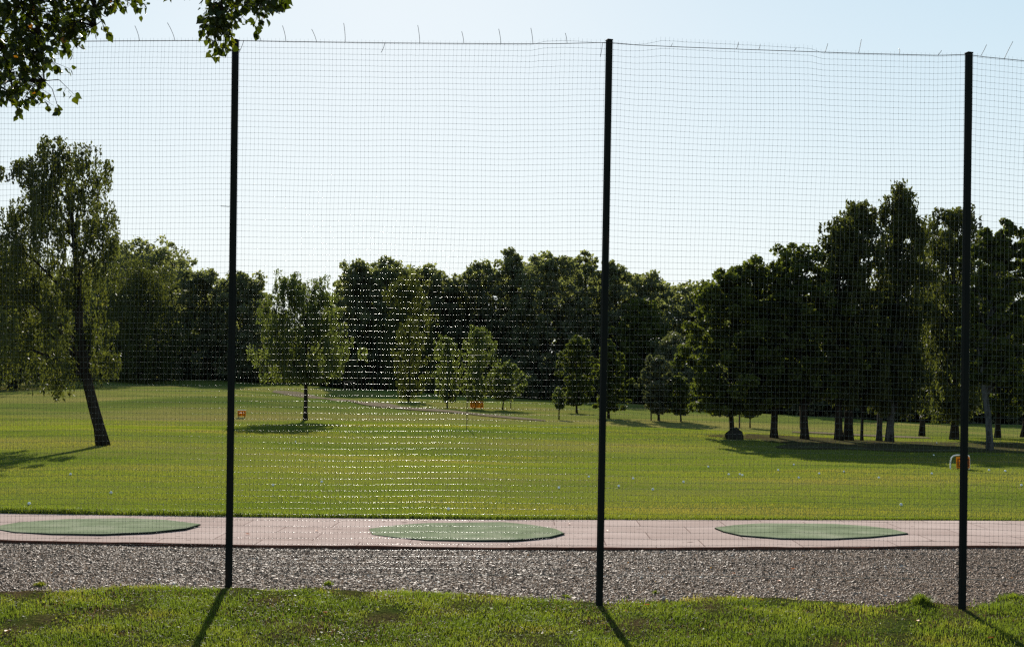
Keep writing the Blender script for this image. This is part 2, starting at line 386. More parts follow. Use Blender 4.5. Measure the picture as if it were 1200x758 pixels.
# path slab with thickness
mb = MB(); px_ = np.arange(-22, 22.01, 0.2)
yf = edge_y(px_, 0); yb = edge_y(px_, 1)
zf = terrain(px_, yf); zb = terrain(px_, yb)
ztop = 0.035
q = [np.stack([px_, yf + 0.035, zf - 0.05], 1), np.stack([px_, yf + 0.035, zf + ztop - .002], 1), np.stack([px_, (yf * 2 + yb) / 3, zf + ztop], 1), np.stack([px_, (yf + 2 * yb) / 3, zf + ztop], 1), np.stack([px_, yb, zf + ztop], 1), np.stack([px_, yb, zf - 0.05], 1)]
V = np.array(q); n = len(px_)
i = np.arange(len(q) - 1)[:, None] * n; j = np.arange(n - 1)[None]
f = np.stack([i + j, i + j + 1, i + n + j + 1, i + n + j], -1).reshape(-1, 4)
prop(npmesh('path', V.reshape(-1, 3), f, M['paving']), kind='structure')
# rusty edging board along the path's front
wob = 0.006 * np.sin(px_ * 3.1) + 0.004 * np.sin(px_ * 7.7)
q = [np.stack([px_, yf + 0.0, zf - 0.06], 1), np.stack([px_, yf + 0.0, zf + ztop + wob * .6], 1), np.stack([px_, yf + 0.032, zf + ztop + wob * .6], 1), np.stack([px_, yf + 0.032, zf - 0.06], 1)]
V = np.array(q); i = np.arange(3)[:, None] * n; f = np.stack([i + j, i + j + 1, i + n + j + 1, i + n + j], -1).reshape(-1, 4)
prop(npmesh('edging_board', V.reshape(-1, 3), f, M['edging']), 'dark rusty red edging strip between the pink paving and the gravel', 'edging')

# far gravel track across the field
def ribbon(pts, wpx, name):
    C = [G(*p) for p in pts]; C = np.array([[c.x, c.y] for c in C])
    tt = np.linspace(0, len(C) - 1, 120)
    X = np.interp(tt, np.arange(len(C)), C[:, 0]); Y = np.interp(tt, np.arange(len(C)), C[:, 1])
    ker = np.hanning(15); ker /= ker.sum()
    X = np.convolve(np.pad(X, 7, mode='edge'), ker, 'valid'); Y = np.convolve(np.pad(Y, 7, mode='edge'), ker, 'valid')
    T = np.stack([np.gradient(X), np.gradient(Y)], 1); T /= np.linalg.norm(T, axis=1)[:, None]
    Nn = np.stack([-T[:, 1], T[:, 0]], 1); rows = []
    hw = wpx / 2 * (1 + 0.15 * np.sin(tt * 3))
    tap = np.minimum(1, np.minimum(tt, tt[-1] - tt) / 0.5 + 0.15)
    for s in (-1, -0.33, 0.33, 1):
        x = X + Nn[:, 0] * s * hw * tap; y = Y + Nn[:, 1] * s * hw * tap
        rows.append(np.stack([x, y, terrain(x, y) + 0.03], 1))
    V = np.array(rows); n = 120; i = np.arange(3)[:, None] * n; j = np.arange(n - 1)[None]
    f = np.stack([i + j, i + j + 1, i + n + j + 1, i + n + j], -1).reshape(-1, 4)
    prop(npmesh(name, V.reshape(-1, 3), f, M['fpath'], smooth=True), kind='structure')
ribbon([(322, 457.5), (350, 462.5), (400, 468.5), (440, 475), (480, 479), (520, 481.5), (560, 485.5), (600, 489.5), (640, 493.5)], 1.9, 'field_path')
ribbon([(930, 506), (960, 507.5), (1000, 509.5), (1050, 512), (1090, 514)], 1.6, 'field_path')

# bare soil under the right grove, coloured dark to deepen the shade there
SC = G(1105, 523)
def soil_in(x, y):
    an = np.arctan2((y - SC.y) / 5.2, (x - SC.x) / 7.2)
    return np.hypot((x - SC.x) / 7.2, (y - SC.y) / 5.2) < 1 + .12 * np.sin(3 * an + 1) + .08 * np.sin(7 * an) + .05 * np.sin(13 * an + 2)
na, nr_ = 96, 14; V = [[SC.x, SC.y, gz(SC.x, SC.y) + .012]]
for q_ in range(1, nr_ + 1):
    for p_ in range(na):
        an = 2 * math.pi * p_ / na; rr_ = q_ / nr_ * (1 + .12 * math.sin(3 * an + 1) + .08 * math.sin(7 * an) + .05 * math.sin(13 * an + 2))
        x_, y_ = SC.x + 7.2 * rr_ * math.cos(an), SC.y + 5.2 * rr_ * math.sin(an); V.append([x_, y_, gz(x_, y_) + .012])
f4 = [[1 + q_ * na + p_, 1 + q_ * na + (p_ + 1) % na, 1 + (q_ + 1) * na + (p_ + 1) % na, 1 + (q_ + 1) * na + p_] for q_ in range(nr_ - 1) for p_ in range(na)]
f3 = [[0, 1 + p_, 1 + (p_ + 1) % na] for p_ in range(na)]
m, t, b = mat('bare_soil_painted_shade'); n1 = noise(t, 1.6, 6, 0.7, pos(t))
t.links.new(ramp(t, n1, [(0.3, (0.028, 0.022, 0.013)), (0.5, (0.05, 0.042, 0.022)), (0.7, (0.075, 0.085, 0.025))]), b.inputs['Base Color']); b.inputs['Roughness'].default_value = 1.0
prop(npmesh('bare_ground_painted_shade', V, [np.array(f4), np.array(f3)], m, smooth=True), kind='structure')
# ------------------------------------------------------------------ fence
PB = {0: (-190, 688, 10.45, 0.012), 1: (268, 690, 9.95, 0), 2: (702, 708, 9.45, 0), 3: (1127, 712, 9.35, 0), 4: (1565, 716, 9.25, 0)}
PT = {0: (-180, 44), 1: (276, 48), 2: (714, 48), 3: (1135.5, 63), 4: (1570, 84)}
base = {}; top = {}
for k_, (bx, by, D, _) in PB.items():
    base[k_] = np.array(P(bx, by, D)); top[k_] = np.array(P(*PT[k_], D + 0.02))
def post_at(k_, z):
    a, b_ = base[k_], top[k_]; u = (z - a[2]) / (b_[2] - a[2]); return a + (b_ - a) * u
def on_fence(px, py):
    d = np.array(ray(px, py))
    for k_ in range(4):
        A, B = base[k_], base[k_ + 1]
        # D = A.y + s*(B.y-A.y), x = d.x*D = A.x + s*(B.x-A.x)
        s = (d[0] * A[1] - A[0]) / ((B[0] - A[0]) - d[0] * (B[1] - A[1]))
        if s <= 1 or k_ == 3: break
    D = A[1] + s * (B[1] - A[1])
    return np.array(EYE) + d * D
fence = empty('net_fence', tuple(base[2]), 'tall dark ball-stop net strung between thin steel posts in front of the pink path', 'fence')
def local(p): return np.asarray(p) - base[2]
for k_ in range(5):
    a, b_ = base[k_].copy(), top[k_].copy(); a[2] -= 0.1
    d = b_ - a; L = np.linalg.norm(d); R = np.array(Vector(d).to_track_quat('Z', 'Y').to_matrix())
    Rz = np.array(Matrix.Rotation(rad(4 * (k_ - 2) + 3), 3, 'Z')); R = R @ Rz
    mb = MB(); mb.box((a + b_) / 2 - base[2], (0.046, 0.046, L), R, bev=0.005)
    po = mb.build('post', M['post'], fence)
    mc = MB(); mc.box(b_ - base[2] + np.array([0, 0, 0.004]), (0.050, 0.050, 0.010), R, bev=0.003); mc.build('post_cap', M['post'], po)
# top wire
WP = [(-190, 50), (0, 49.6), (130, 48.2), (275, 47.6), (330, 48.8), (460, 50.6), (590, 51.6), (650, 51.6), (690, 50.6), (712, 50.3), (728, 51.2), (745, 53), (800, 55.5), (900, 59.2), (1005, 62.8), (1100, 65.2), (1134, 64), (1150, 66.6), (1200, 71.5), (1400, 82), (1570, 86)]
W3 = np.array([on_fence(*p) for p in WP])
def zwire(x): return np.interp(x, W3[:, 0], W3[:, 2])
def yfence(x): return np.interp(x, [base[k_][0] for k_ in range(5)], [base[k_][1] for k_ in range(5)])
xs = np.linspace(W3[0, 0], W3[-1, 0], 160)
mb = MB(); mb.tube(local(np.stack([xs, yfence(xs) + 0.0, zwire(xs)], 1)), 0.0026, 5); mb.build('top_wire', M['wire'], fence, smooth=True)
BP = [(-190, 673), (0, 671), (268, 671.5), (560, 673), (702, 674), (900, 675), (1127, 678), (1400, 684), (1570, 688)]
B3 = np.array([on_fence(*p) for p in BP])
def zbot(x): return np.interp(x, B3[:, 0], B3[:, 2])
mb = MB(); mb.tube(local(np.stack([xs, yfence(xs), zbot(xs)], 1)), 0.0022, 5); mb.build('bottom_cord', M['palecord'], fence, smooth=True)
def x_at(px): return on_fence(px, 60)[0]
HX = [x_at(q_) for q_ in (-190, 615, 630, 650, 680, 700, 722, 745, 765, 800, 880, 935, 950, 1600)]
HZ = [0, 0, 0.030, 0.036, 0.018, 0.004, 0.0, 0.02, 0.055, 0.05, 0.042, 0.034, 0.0, 0.0]
def hump(x): return np.interp(x, HX, HZ)
DX, DZ = 0.0338, 0.0485
def wob(x, z, k_):
    dz = 0.005 * np.sin(1.9 * x + 1.3 * z + k_) + 0.003 * np.sin(4.3 * x - 2.1 * z) + 0.0012 * np.sin(11 * x + 5 * z)
    dx = 0.007 * np.sin(2.3 * z + 1.7 * x + k_) + 0.003 * np.sin(7.1 * z + 3 * x)
    dy = 0.03 * np.sin(1.3 * x + 0.9 * z + 2 * k_) + 0.010 * np.sin(3.7 * x + 2.2 * z)
    return dx, dy, dz
for k_ in range(4):
    mbn = MB()
    A, B = k_, k_ + 1
    Lb = base[B][0] - base[A][0]; nc = int(round(Lb / DX)) - 1
    ztopm = float(zwire((base[A][0] + base[B][0]) / 2)); zb0 = float(zbot((base[A][0] + base[B][0]) / 2))
    nr = int((ztopm - zb0) / DZ) + 2
    def pt(u, row):                                 # u 0..1 across the bay, row from the top (float)
        u = np.asarray(u, float); row = np.asarray(row, float)
        x0 = base[A][0] + (base[B][0] - base[A][0]) * u
        zw = zwire(top[A][0] + (top[B][0] - top[A][0]) * u)
        sag = 0.0
        zt = zw + hump(x0) * np.exp(-np.maximum(row, 0) / 3.0)
        zb_ = zbot(x0)
        fr = np.clip(row / nr, -0.1, 1)
        z = zt + (zb_ - zt) * fr
        pa = [base[A][i_] + (top[A][i_] - base[A][i_]) * (z - base[A][2]) / (top[A][2] - base[A][2]) for i_ in (0, 1)]
        pb = [base[B][i_] + (top[B][i_] - base[B][i_]) * (z - base[B][2]) / (top[B][2] - base[B][2]) for i_ in (0, 1)]
        x = pa[0] + (pb[0] - pa[0]) * u; y = pa[1] + (pb[1] - pa[1]) * u
        e = np.clip(4 * u * (1 - u), 0, 1) ** 0.5 * np.clip(row / 6, 0, 1) * np.clip((nr - row) / 6, 0, 1)
        dx, dy, dz = wob(x, z, k_)
        return np.stack([x + dx * e, y + dy * e, z + dz * e], -1) - base[2]
    us = (np.arange(nc) + 1) / (nc + 1)
    jit = np.clip(rng.normal(0, 0.0006, nc), -0.0015, 0.0015)
    us = us + jit
    for r_ in range(nr + 1):
        kn = np.concatenate([[0], us, [1]]); kj = rng.normal(0, 0.012, len(kn))
        sg = 0.015 + np.abs(rng.normal(0, 0.014, len(kn) - 1))
        ug = np.concatenate([kn[:-1, None] + (kn[1:] - kn[:-1])[:, None] * np.array([0, .25, .5, .75])[None]]).ravel()
        rg = (r_ + kj[:-1, None] * np.array([1, .75, .5, .25]) + kj[1:, None] * np.array([0, .25, .5, .75]) + sg[:, None] * np.array([0, .75, 1, .75])).ravel()
        mbn.tube(pt(np.append(ug, 1.0), np.append(rg, r_ + kj[-1])), 0.00085, 6, cap=False, ph=-0.14)
    for u in us:
        rows = np.concatenate([[-0.45 - 0.25 * rng.random()], np.arange(0, nr + 1, 3), [nr]])
        mbn.tube(pt(np.full(len(rows), u), rows), 0.00066, 4, cap=False)
    # knots
    uu, rr = np.meshgrid(us, np.arange(nr + 1)); C = pt(uu.ravel(), rr.ravel())
    o8 = np.array([[1, 0, 0], [-1, 0, 0], [0, 1, 0], [0, -1, 0], [0, 0, 1], [0, 0, -1]]) * 0.0030
    fo = np.array([[0, 2, 4], [2, 1, 4], [1, 3, 4], [3, 0, 4], [2, 0, 5], [1, 2, 5], [3, 1, 5], [0, 3, 5]])
    V = (C[:, None] + o8[None]).reshape(-1, 3); f = (np.arange(len(C))[:, None, None] * 6 + fo[None]).reshape(-1, 3)
    mbn.add(V, f, 0.0)
    mbn.build('net_panel', M['net'], fence, smooth=True)
# loose tie ends and twisted wire stubs
ST = [((129, 48), (124, 38)), ((163.5, 48), (158.5, 31)), ((205, 48), (199, 30)), ((306, 48.5), (300.5, 37)), ((335, 49), (332, 32)),
      ((371, 49.5), (366, 36)), ((404.5, 50), (403, 28)), ((451, 50.5), (447, 63)), ((492, 50.8), (489, 28)), ((543.5, 51.3), (541, 37)), ((587, 51.6), (584.5, 36.5)),
      ((624.5, 51.6), (622, 34)), ((664.5, 51.4), (662.5, 38.5)), ((706, 50.4), (703.5, 67)), ((786, 55), (788.5, 49.5)), ((863, 57.8), (865.2, 50)),
      ((889, 58.8), (891, 52)), ((930, 60.3), (933.5, 56)), ((967, 61.6), (969, 52.5)), ((1006, 62.9), (1009.5, 46)), ((1053.5, 64), (1056.5, 54)),
      ((1099, 65.2), (1104, 59)), ((1149, 66.6), (1157, 52)), ((1177, 69.2), (1184, 51)), ((285.5, 48), (280, 61)), ((269, 242.5), (259, 242)), ((268.5, 513), (264, 512.5))]
for a, b_ in ST:
    p0, p1 = local(on_fence(*a)), local(on_fence(*b_)); mid_ = (p0 + p1) / 2 + np.array([0.006, 0.01, 0.004])
    p1 = p1 + np.array([0, rng.normal(0, 0.03), 0])
    tt = np.linspace(0, 1, 6)[:, None]
    pts = (1 - tt) ** 2 * p0 + 2 * tt * (1 - tt) * mid_ + tt ** 2 * p1
    mb = MB(); mb.tube(pts, 0.0021, 5); o = mb.build('tie_wire', M['wire'], fence, smooth=True)

# ------------------------------------------------------------------ tee mats
def tee_mat(outline, label):
    pts = np.array([list(G(px, py, 0.035 + 0.014)) for px, py in outline])
    c = pts.mean(0); root = empty('tee_mat', (c[0], c[1], gz(c[0], c[1]) + ztop), label, 'tee mat', 'green tee mats lying on the pink path')
    q = pts[:, :2] - c[:2]
    # refine outline and round corners
    q2 = []
    for i_ in range(len(q)):
        a, b_, d = q[i_ - 1], q[i_], q[(i_ + 1) % len(q)]
        q2 += [b_ * 0.93 + a * 0.07, b_ * 0.98 + a * 0.01 + d * 0.01, b_ * 0.93 + d * 0.07]
    q = np.array(q2); n = len(q)
    tilt = 0
    def ringz(s, z): return np.column_stack([q * s, np.full(n, z)])
    mb = MB(); V = np.vstack([ringz(1.0, 0.002), ringz(1.0, 0.012), ringz(0.993, 0.014)])
    j = np.arange(n); k2 = (j + 1) % n
    f = np.vstack([np.stack([i_ * n + j, i_ * n + k2, (i_ + 1) * n + k2, (i_ + 1) * n + j], 1) for i_ in range(2)])
    mb.add(V, f); mb.build('rubber_base', M['rubber'], root)
    mb = MB(); V = np.vstack([ringz(0.992, 0.0135), ringz(0.988, 0.018), ringz(0.66, 0.0183), ringz(0.33, 0.0185), [[0, 0, 0.0185]]])
    f = np.vstack([np.stack([i_ * n + j, i_ * n + k2, (i_ + 1) * n + k2, (i_ + 1) * n + j], 1) for i_ in range(3)])
    mb.add(V, f); mb.f.setdefault(3, []).append(np.stack([3 * n + j, 3 * n + k2, np.full(n, 4 * n)], 1))
    mb.build('turf', M['mat'], root)
tee_mat([(-16, 617), (20, 611), (75, 607.5), (150, 607), (195, 609.5), (236, 615), (218, 620), (178, 624), (120, 626), (60, 625), (16, 622.5)],
        'green octagonal turf mat at the left end of the path, below the leaning birch')
tee_mat([(431, 618), (436, 625), (462, 628.5), (500, 632), (560, 633), (605, 633), (645, 629.5), (662, 625), (652, 620), (625, 615.5), (590, 612), (500, 612), (465, 614)],
        'green octagonal turf mat on the path between the two taller fence posts')
tee_mat([(837, 618), (848, 622.5), (868, 627), (915, 630.5), (975, 631), (1020, 629), (1065, 624.5), (1045, 619.5), (1015, 616), (975, 613.5), (890, 613), (860, 615)],
        'green octagonal turf mat on the path just left of the right hand fence post')

# ------------------------------------------------------------------ pebbles and grass (stuff)
def pebbles(n):
    x = rng.uniform(-7.5, 7.5, n); u = rng.random(n) ** 1.0
    y0 = edge_y(x, 2) - 0.12; y1 = edge_y(x, 0) - 0.01; y = y0 + (y1 - y0) * u
    keep = np.abs(x) < y * 0.47 + 0.5; x, y = x[keep], y[keep]; n = len(x)
    s = np.exp(rng.normal(math.log(0.0058), 0.42, n)); s = np.clip(s, 0.004, 0.022)
    z = terrain(x, y) + s * 0.35 + 0.004
    o = np.array([[1, 0, 0], [-1, 0, 0], [0, 1, 0], [0, -1, 0], [0, 0, 1], [0, 0, -1]], float)
    V = o[None] * s[:, None, None] * rng.uniform(0.7, 1.35, (n, 6, 1)) * np.array([1.1, 1.1, 0.42]) + rng.normal(0, 0.16, (n, 6, 3)) * s[:, None, None]
    a = rng.uniform(0, 6.28, n); ca, sa = np.cos(a)[:, None], np.sin(a)[:, None]
    X = V[..., 0] * ca - V[..., 1] * sa; Y = V[..., 0] * sa + V[..., 1] * ca
    V = np.stack([X + x[:, None], Y + y[:, None], V[..., 2] + z[:, None]], -1)
    f = (np.arange(n)[:, None, None] * 6 + fo[None]).reshape(-1, 3)
    patch = 0.10 * np.sin(x * 2.1 + y * 3.3) + 0.08 * np.sin(x * 0.9 - y * 5.1)
    r = np.clip(rng.beta(1.6, 2.2, n) + patch, 0, 1)
    prop(npmesh('loose_gravel', V.reshape(-1, 3), f, M['pebble'], rnd=np.repeat(r, 6)), kind='stuff')
pebbles(210000)

def blades(name, x, y, h, wd, m, z0=0.0, bend=0.35, rnd_shift=0.0, seg=2, label=None):
    n = len(x); a = rng.uniform(0, 6.28, n); la = rng.uniform(0, 6.28, n); lb = rng.random(n) * bend * 1.6
    dx, dy = np.cos(la) * lb * h, np.sin(la) * lb * h
    z = terrain(x, y) + z0; wx, wy = np.cos(a) * wd, np.sin(a) * wd
    r = np.clip((rng.beta(2.2, 2.4, n) * 0.9 if np.ndim(rnd_shift) == 0 else 0.12 + 0.34 * rng.beta(2.2, 2.4, n)) + rnd_shift, 0, 1)
    if seg == 2:
        V = np.stack([np.stack([x - wx, y - wy, z - 0.01], 1), np.stack([x + wx, y + wy, z - 0.01], 1),
                      np.stack([x + wx * .8 + dx * .35, y + wy * .8 + dy * .35, z + h * .6], 1), np.stack([x - wx * .8 + dx * .35, y - wy * .8 + dy * .35, z + h * .6], 1),
                      np.stack([x + dx, y + dy, z + h * (1 - 0.35 * lb)], 1)], 1)
        b0 = np.arange(n) * 5
        f = [np.stack([b0, b0 + 1, b0 + 2, b0 + 3], 1), np.stack([b0 + 3, b0 + 2, b0 + 4], 1)]
        rr = np.repeat(r, 5)
    else:
        V = np.stack([np.stack([x - wx, y - wy, z - 0.01], 1), np.stack([x + wx, y + wy, z - 0.01], 1), np.stack([x + dx, y + dy, z + h], 1)], 1)
        f = [np.arange(n * 3).reshape(-1, 3)]; rr = np.repeat(r, 3)
    o = npmesh(name, V.reshape(-1, 3), f, m, rnd=rr); return prop(o, label, kind='stuff')
def patchn(x, y):
    return (np.sin(1.7 * x + 0.9 * y + 1) + np.sin(3.1 * x - 2.3 * y) + np.sin(5.7 * x + 4.4 * y + 2) + np.sin(0.8 * x - 6.1 * y)) / 4
def streak(x, y):
    s_ = np.sin(y * 0.9 + 0.5 * np.sin(x * .17)) * .35 + np.sin(y * 2.3 + x * .11 + np.sin(x * .4)) * .25 + np.sin(x * .37 + y * .21) * np.sin(y * .55 - x * .13 + 2) * .6 + .3 * np.sin(x * 1.3 + 2 * np.sin(y * .9)) * np.sin(y * 1.7 + x * .5) + .25 * patchn(x * .9, y * 1.8)
    return np.clip(s_, -1.1, 1.1)
n = 400000
x = rng.uniform(-5.2, 5.2, n); y = rng.uniform(6.4, 10.6, n)
bare = [(122, 722, .16), (310, 713, .13), (370, 747, .13), (150, 748, .10), (870, 704, .05), (700, 735, .08), (320, 735, .08), (1165, 728, .07), (60, 715, .08), (950, 722, .07), (1045, 722, .06), (20, 735, .06)]
keep = (y < edge_y(x, 2) + 0.07 * patchn(x * 4.3, 2.0) + 0.06 * rng.normal(0, 1, n) * (rng.random(n) < .5)) & (np.abs(x) < y * 0.47 + .3) & (rng.random(n) < 0.92 + 0.75 * patchn(x, y * 1.4))
for bx, by, br_ in bare:
    c_ = G(bx, by); d2 = ((x - c_.x) / (br_ * 1.5)) ** 2 + ((y - c_.y) / br_) ** 2
    keep &= ~((d2 < 1) & (rng.random(n) < 0.93 - 0.5 * d2))
x, y = x[keep], y[keep]
h = rng.uniform(0.014, 0.058, len(x)) * (1 + 0.5 * patchn(x * 1.7, y * 1.7)); h *= 1 - 0.35 * sstep(-0.15, 0.0, y - edge_y(x, 2))
blades('rough_grass', x, y, h, rng.uniform(0.0014, 0.0030, len(x)), M['blade'], 0.025, 0.6, 0.15 + 0.42 * patchn(x * 1.3 + 3, y * 2.6) + 0.18 * sstep(-0.25, 0, y - edge_y(x, 2)))
n = 60000; x = rng.uniform(-5.2, 5.2, n); y = rng.uniform(6.4, 10.2, n)
keep = (y < edge_y(x, 2) + .03) & (np.abs(x) < y * .47 + .3) & (rng.random(n) < 0.12 + 0.9 * sstep(0.05, 0.5, patchn(x * 1.1 - 4, y * 2.8 + 1)))
for bx, by, br_ in bare:
    c_ = G(bx, by); keep |= ((x - c_.x) / (br_ * 1.7)) ** 2 + ((y - c_.y) / (br_ * 1.2)) ** 2 < 1
x, y = x[keep], y[keep]
M['straw'] = leaf_mat('withered_grass', [(0, (0.055, 0.036, 0.018)), (0.5, (0.13, 0.086, 0.042)), (1, (0.27, 0.20, 0.10))], 0.35, tcol=(1.1, 0.95, 0.7))
blades('withered_grass', x, y, rng.uniform(0.02, 0.048, len(x)), rng.uniform(0.0018, 0.0036, len(x)), M['straw'], 0.025, 1.0)
n = 520; x = rng.uniform(-5, 5, n); u_ = rng.random(n); y = 7.0 + u_ * 6.0
keep = (y < edge_y(x, 0) - .05) & (np.abs(x) < y * .47 + .3) & (rng.random(n) < np.where(y < edge_y(x, 2), .9, .4)); x, y = x[keep], y[keep]; n = len(x)
z = terrain(x, y) + np.where(y < edge_y(x, 2), rng.uniform(.035, .06, n), .014); s_ = rng.uniform(.005, .013, n)
a = rng.normal(0, 1, (n, 3)) * [1, 1, .35]; a /= np.linalg.norm(a, axis=1)[:, None]; b_ = np.cross(a, rng.normal(0, .6, (n, 3)) + [0, 0, 1]); b_ /= np.linalg.norm(b_, axis=1)[:, None]
C = np.stack([x, y, z], 1); V = np.stack([C - a * s_[:, None], C + b_ * s_[:, None] * .7, C + a * s_[:, None], C - b_ * s_[:, None] * .7], 1).reshape(-1, 3)
M['litter'] = leaf_mat('leaf_litter', [(0, (0.06, 0.03, 0.015)), (0.6, (0.17, 0.075, 0.03)), (0.9, (0.26, 0.14, 0.06)), (1, (0.4, 0.34, 0.22))], 0.3)
prop(npmesh('leaf_litter', V, np.arange(4 * n).reshape(-1, 4), M['litter'], rnd=np.repeat(rng.random(n), 4)), kind='stuff')
# low broad leaves (clover, plantain) among the grass
n = 9000; x = rng.uniform(-5, 5, n); y = rng.uniform(6.5, 10, n); keep = (y < edge_y(x, 2) - 0.02) & (np.abs(x) < y * .47 + .3) & (patchn(x * 2, y * 2 + 3) > 0.0)
x, y = x[keep], y[keep]; n = len(x); z = terrain(x, y) + rng.uniform(0.035, 0.06, n); s = rng.uniform(0.006, 0.013, n)
a = rng.normal(0, 1, (n, 3)) * [1, 1, .4]; a /= np.linalg.norm(a, axis=1)[:, None]; b_ = np.cross(a, rng.normal(0, .5, (n, 3)) + [0, 0, 1]); b_ /= np.linalg.norm(b_, axis=1)[:, None]
C = np.stack([x, y, z], 1); V = np.stack([C - a * s[:, None], C + b_ * s[:, None], C + a * s[:, None], C - b_ * s[:, None]], 1).reshape(-1, 3)
prop(npmesh('clover_leaves', V, np.arange(4 * n).reshape(-1, 4), M['blade'], rnd=np.repeat(rng.uniform(.1, .8, n), 4)), kind='stuff')
# tall edge grass along the far side of the path
n = 42000; x = rng.uniform(-9, 9, n); off = np.abs(rng.normal(0, 0.16, n)); y = edge_y(x, 1) + off + 0.01
dens = 0.5 + 0.5 * np.sin(x * 1.9 + 1) * np.sin(x * 0.83) + 0.45 * (x < 0.5)
keep = rng.random(n) < dens; x, y, off = x[keep], y[keep], off[keep]
blades('edge_grass', x, y, rng.uniform(0.03, 0.085, len(x)) * np.clip(0.75 - 0.09 * x, 0.35, 1.25) * (1 - sstep(0.1, 0.5, off) * .6), rng.uniform(0.002, 0.004, len(x)), M['blade'], 0.0, 0.5)
# mown field blades, thinning with distance
n = 520000; D = 15.4 + (rng.random(n) ** 1.35) * 34; x = (rng.uniform(-0.48, 0.48, n)) * D; y = D
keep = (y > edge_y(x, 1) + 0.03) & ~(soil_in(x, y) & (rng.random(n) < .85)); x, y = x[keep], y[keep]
hh = rng.uniform(0.012, 0.030, len(x)) * (1 + 0.5 * patchn(x * .25, y * .5)) * (1 + (y - 15) * 0.012)
blades('field_grass', x, y, hh, rng.uniform(0.003, 0.006, len(x)) * (1 + (y - 15) * 0.03), M['lawnblade'], 0.0, 0.6, 0.20 + 0.48 * streak(x, y), seg=1)

# weeds
def weed(px, py, h, spread, nb, label, shift=0.0):
    c = G(px, py); n = nb
    r = np.minimum(np.abs(rng.normal(0, spread, n)), spread * 1.6); a = rng.uniform(0, 6.28, n); x = np.cos(a) * r; y = np.sin(a) * r * .7
    mb = MB(); la = a + rng.normal(0, .5, n); hh = h * rng.uniform(.5, 1, n) * (1 - .3 * r / (spread * 2.5)); ln = (0.15 + r / spread * .3)
    z0 = np.zeros(n); wd = 0.0032; pa = a + 1.57
    V = np.stack([np.stack([x - np.cos(pa) * wd, y - np.sin(pa) * wd, z0 - .01], 1), np.stack([x + np.cos(pa) * wd, y + np.sin(pa) * wd, z0 - .01], 1),
                  np.stack([x + np.cos(pa) * wd + np.cos(la) * ln * hh * .4, y + np.sin(pa) * wd + np.sin(la) * ln * hh * .4, hh * .65], 1),
                  np.stack([x - np.cos(pa) * wd + np.cos(la) * ln * hh * .4, y - np.sin(pa) * wd + np.sin(la) * ln * hh * .4, hh * .65], 1),
                  np.stack([x + np.cos(la) * ln * hh, y + np.sin(la) * ln * hh, hh * (1 - .2 * ln)], 1)], 1).reshape(-1, 3)
    b0 = np.arange(n) * 5
    o = npmesh('grass_tuft', V, [np.stack([b0, b0 + 1, b0 + 2, b0 + 3], 1), np.stack([b0 + 3, b0 + 2, b0 + 4], 1)], M['blade'],
               rnd=np.repeat(np.clip(rng.uniform(.2, .7, n) + shift, 0, .9), 5), loc=(c.x, c.y, c.z + 0.004))
    prop(o, label, 'grass tuft')
weed(47, 687, .045, .035, 160, 'small yellow green weed on the gravel near the left edge of the picture', .25)
weed(1080, 712, .13, .05, 420, 'tallest tuft of grass, standing at the gravel edge left of the right hand post', -.1)
weed(1188, 706, .09, .09, 500, 'wide grass tuft at the gravel edge in the right corner', -.05)
weed(664, 700, .03, .03, 90, 'low green weed on the gravel just left of the middle post')
weed(768, 696, .035, .02, 60, 'tiny weed on the gravel right of the middle post', .1)
weed(385, 686, .05, .03, 110, 'low weed growing out of the gravel right of the left hand post')
weed(187, 695, .06, .07, 300, 'bushy tuft at the gravel edge left of the left hand post')

# ------------------------------------------------------------------ trees
def fibres(cent, rad_, n, leaf, style, lr):
    """leaf quads scattered round cluster centres"""
    m_ = len(cent); pw = rad_ ** 1.3; idx = lr.choice(m_, n, p=pw / pw.sum())
    c = cent[idx]; r = rad_[idx][:, None]
    g = lr.normal(0, 1, (n, 3)); g /= np.linalg.norm(g, axis=1)[:, None]; g *= (lr.random(n) ** (1 / 2.2))[:, None]
    if style == 'weep':
        sid = lr.integers(0, 9, n); h1 = np.sin(idx * 12.9898 + sid * 78.233) * 43758.5453; h1 -= np.floor(h1); h2 = np.sin(idx * 39.42 + sid * 11.135) * 24634.63; h2 -= np.floor(h2)
        ox = (h1 * 2 - 1); oy = (h2 * 2 - 1); ln = lr.random(n)
        p = c + np.stack([ox * r[:, 0] * .8, oy * r[:, 0] * .8, (0.5 - ln * 2.3) * r[:, 0]], 1) + g * r * 0.22
    else:
        p = c + g * r * np.array([1, 1, 0.8])
    a = lr.normal(0, 1, (n, 3)); 
    if style == 'weep': a[:, 2] -= 1.6
    a /= np.linalg.norm(a, axis=1)[:, None]
    b_ = np.cross(a, lr.normal(0, 1, (n, 3))); b_ /= np.linalg.norm(b_, axis=1)[:, None]
    s = leaf * lr.uniform(0.6, 1.3, n)[:, None]
    L = 0.75 if style == 'weep' else 0.65; W = 0.33 if style == 'weep' else 0.48
    V = np.stack([p - a * s * L, p + b_ * s * W - a * s * .1, p + a * s * L, p - b_ * s * W - a * s * .1], 1)
    cr = np.sin(idx * 91.7) * 1373.13; cr -= np.floor(cr)
    rn = np.clip(0.25 + 0.35 * cr + lr.normal(0, 0.18, n), 0, 1)
    return V.reshape(-1, 3), np.repeat(rn, 4)
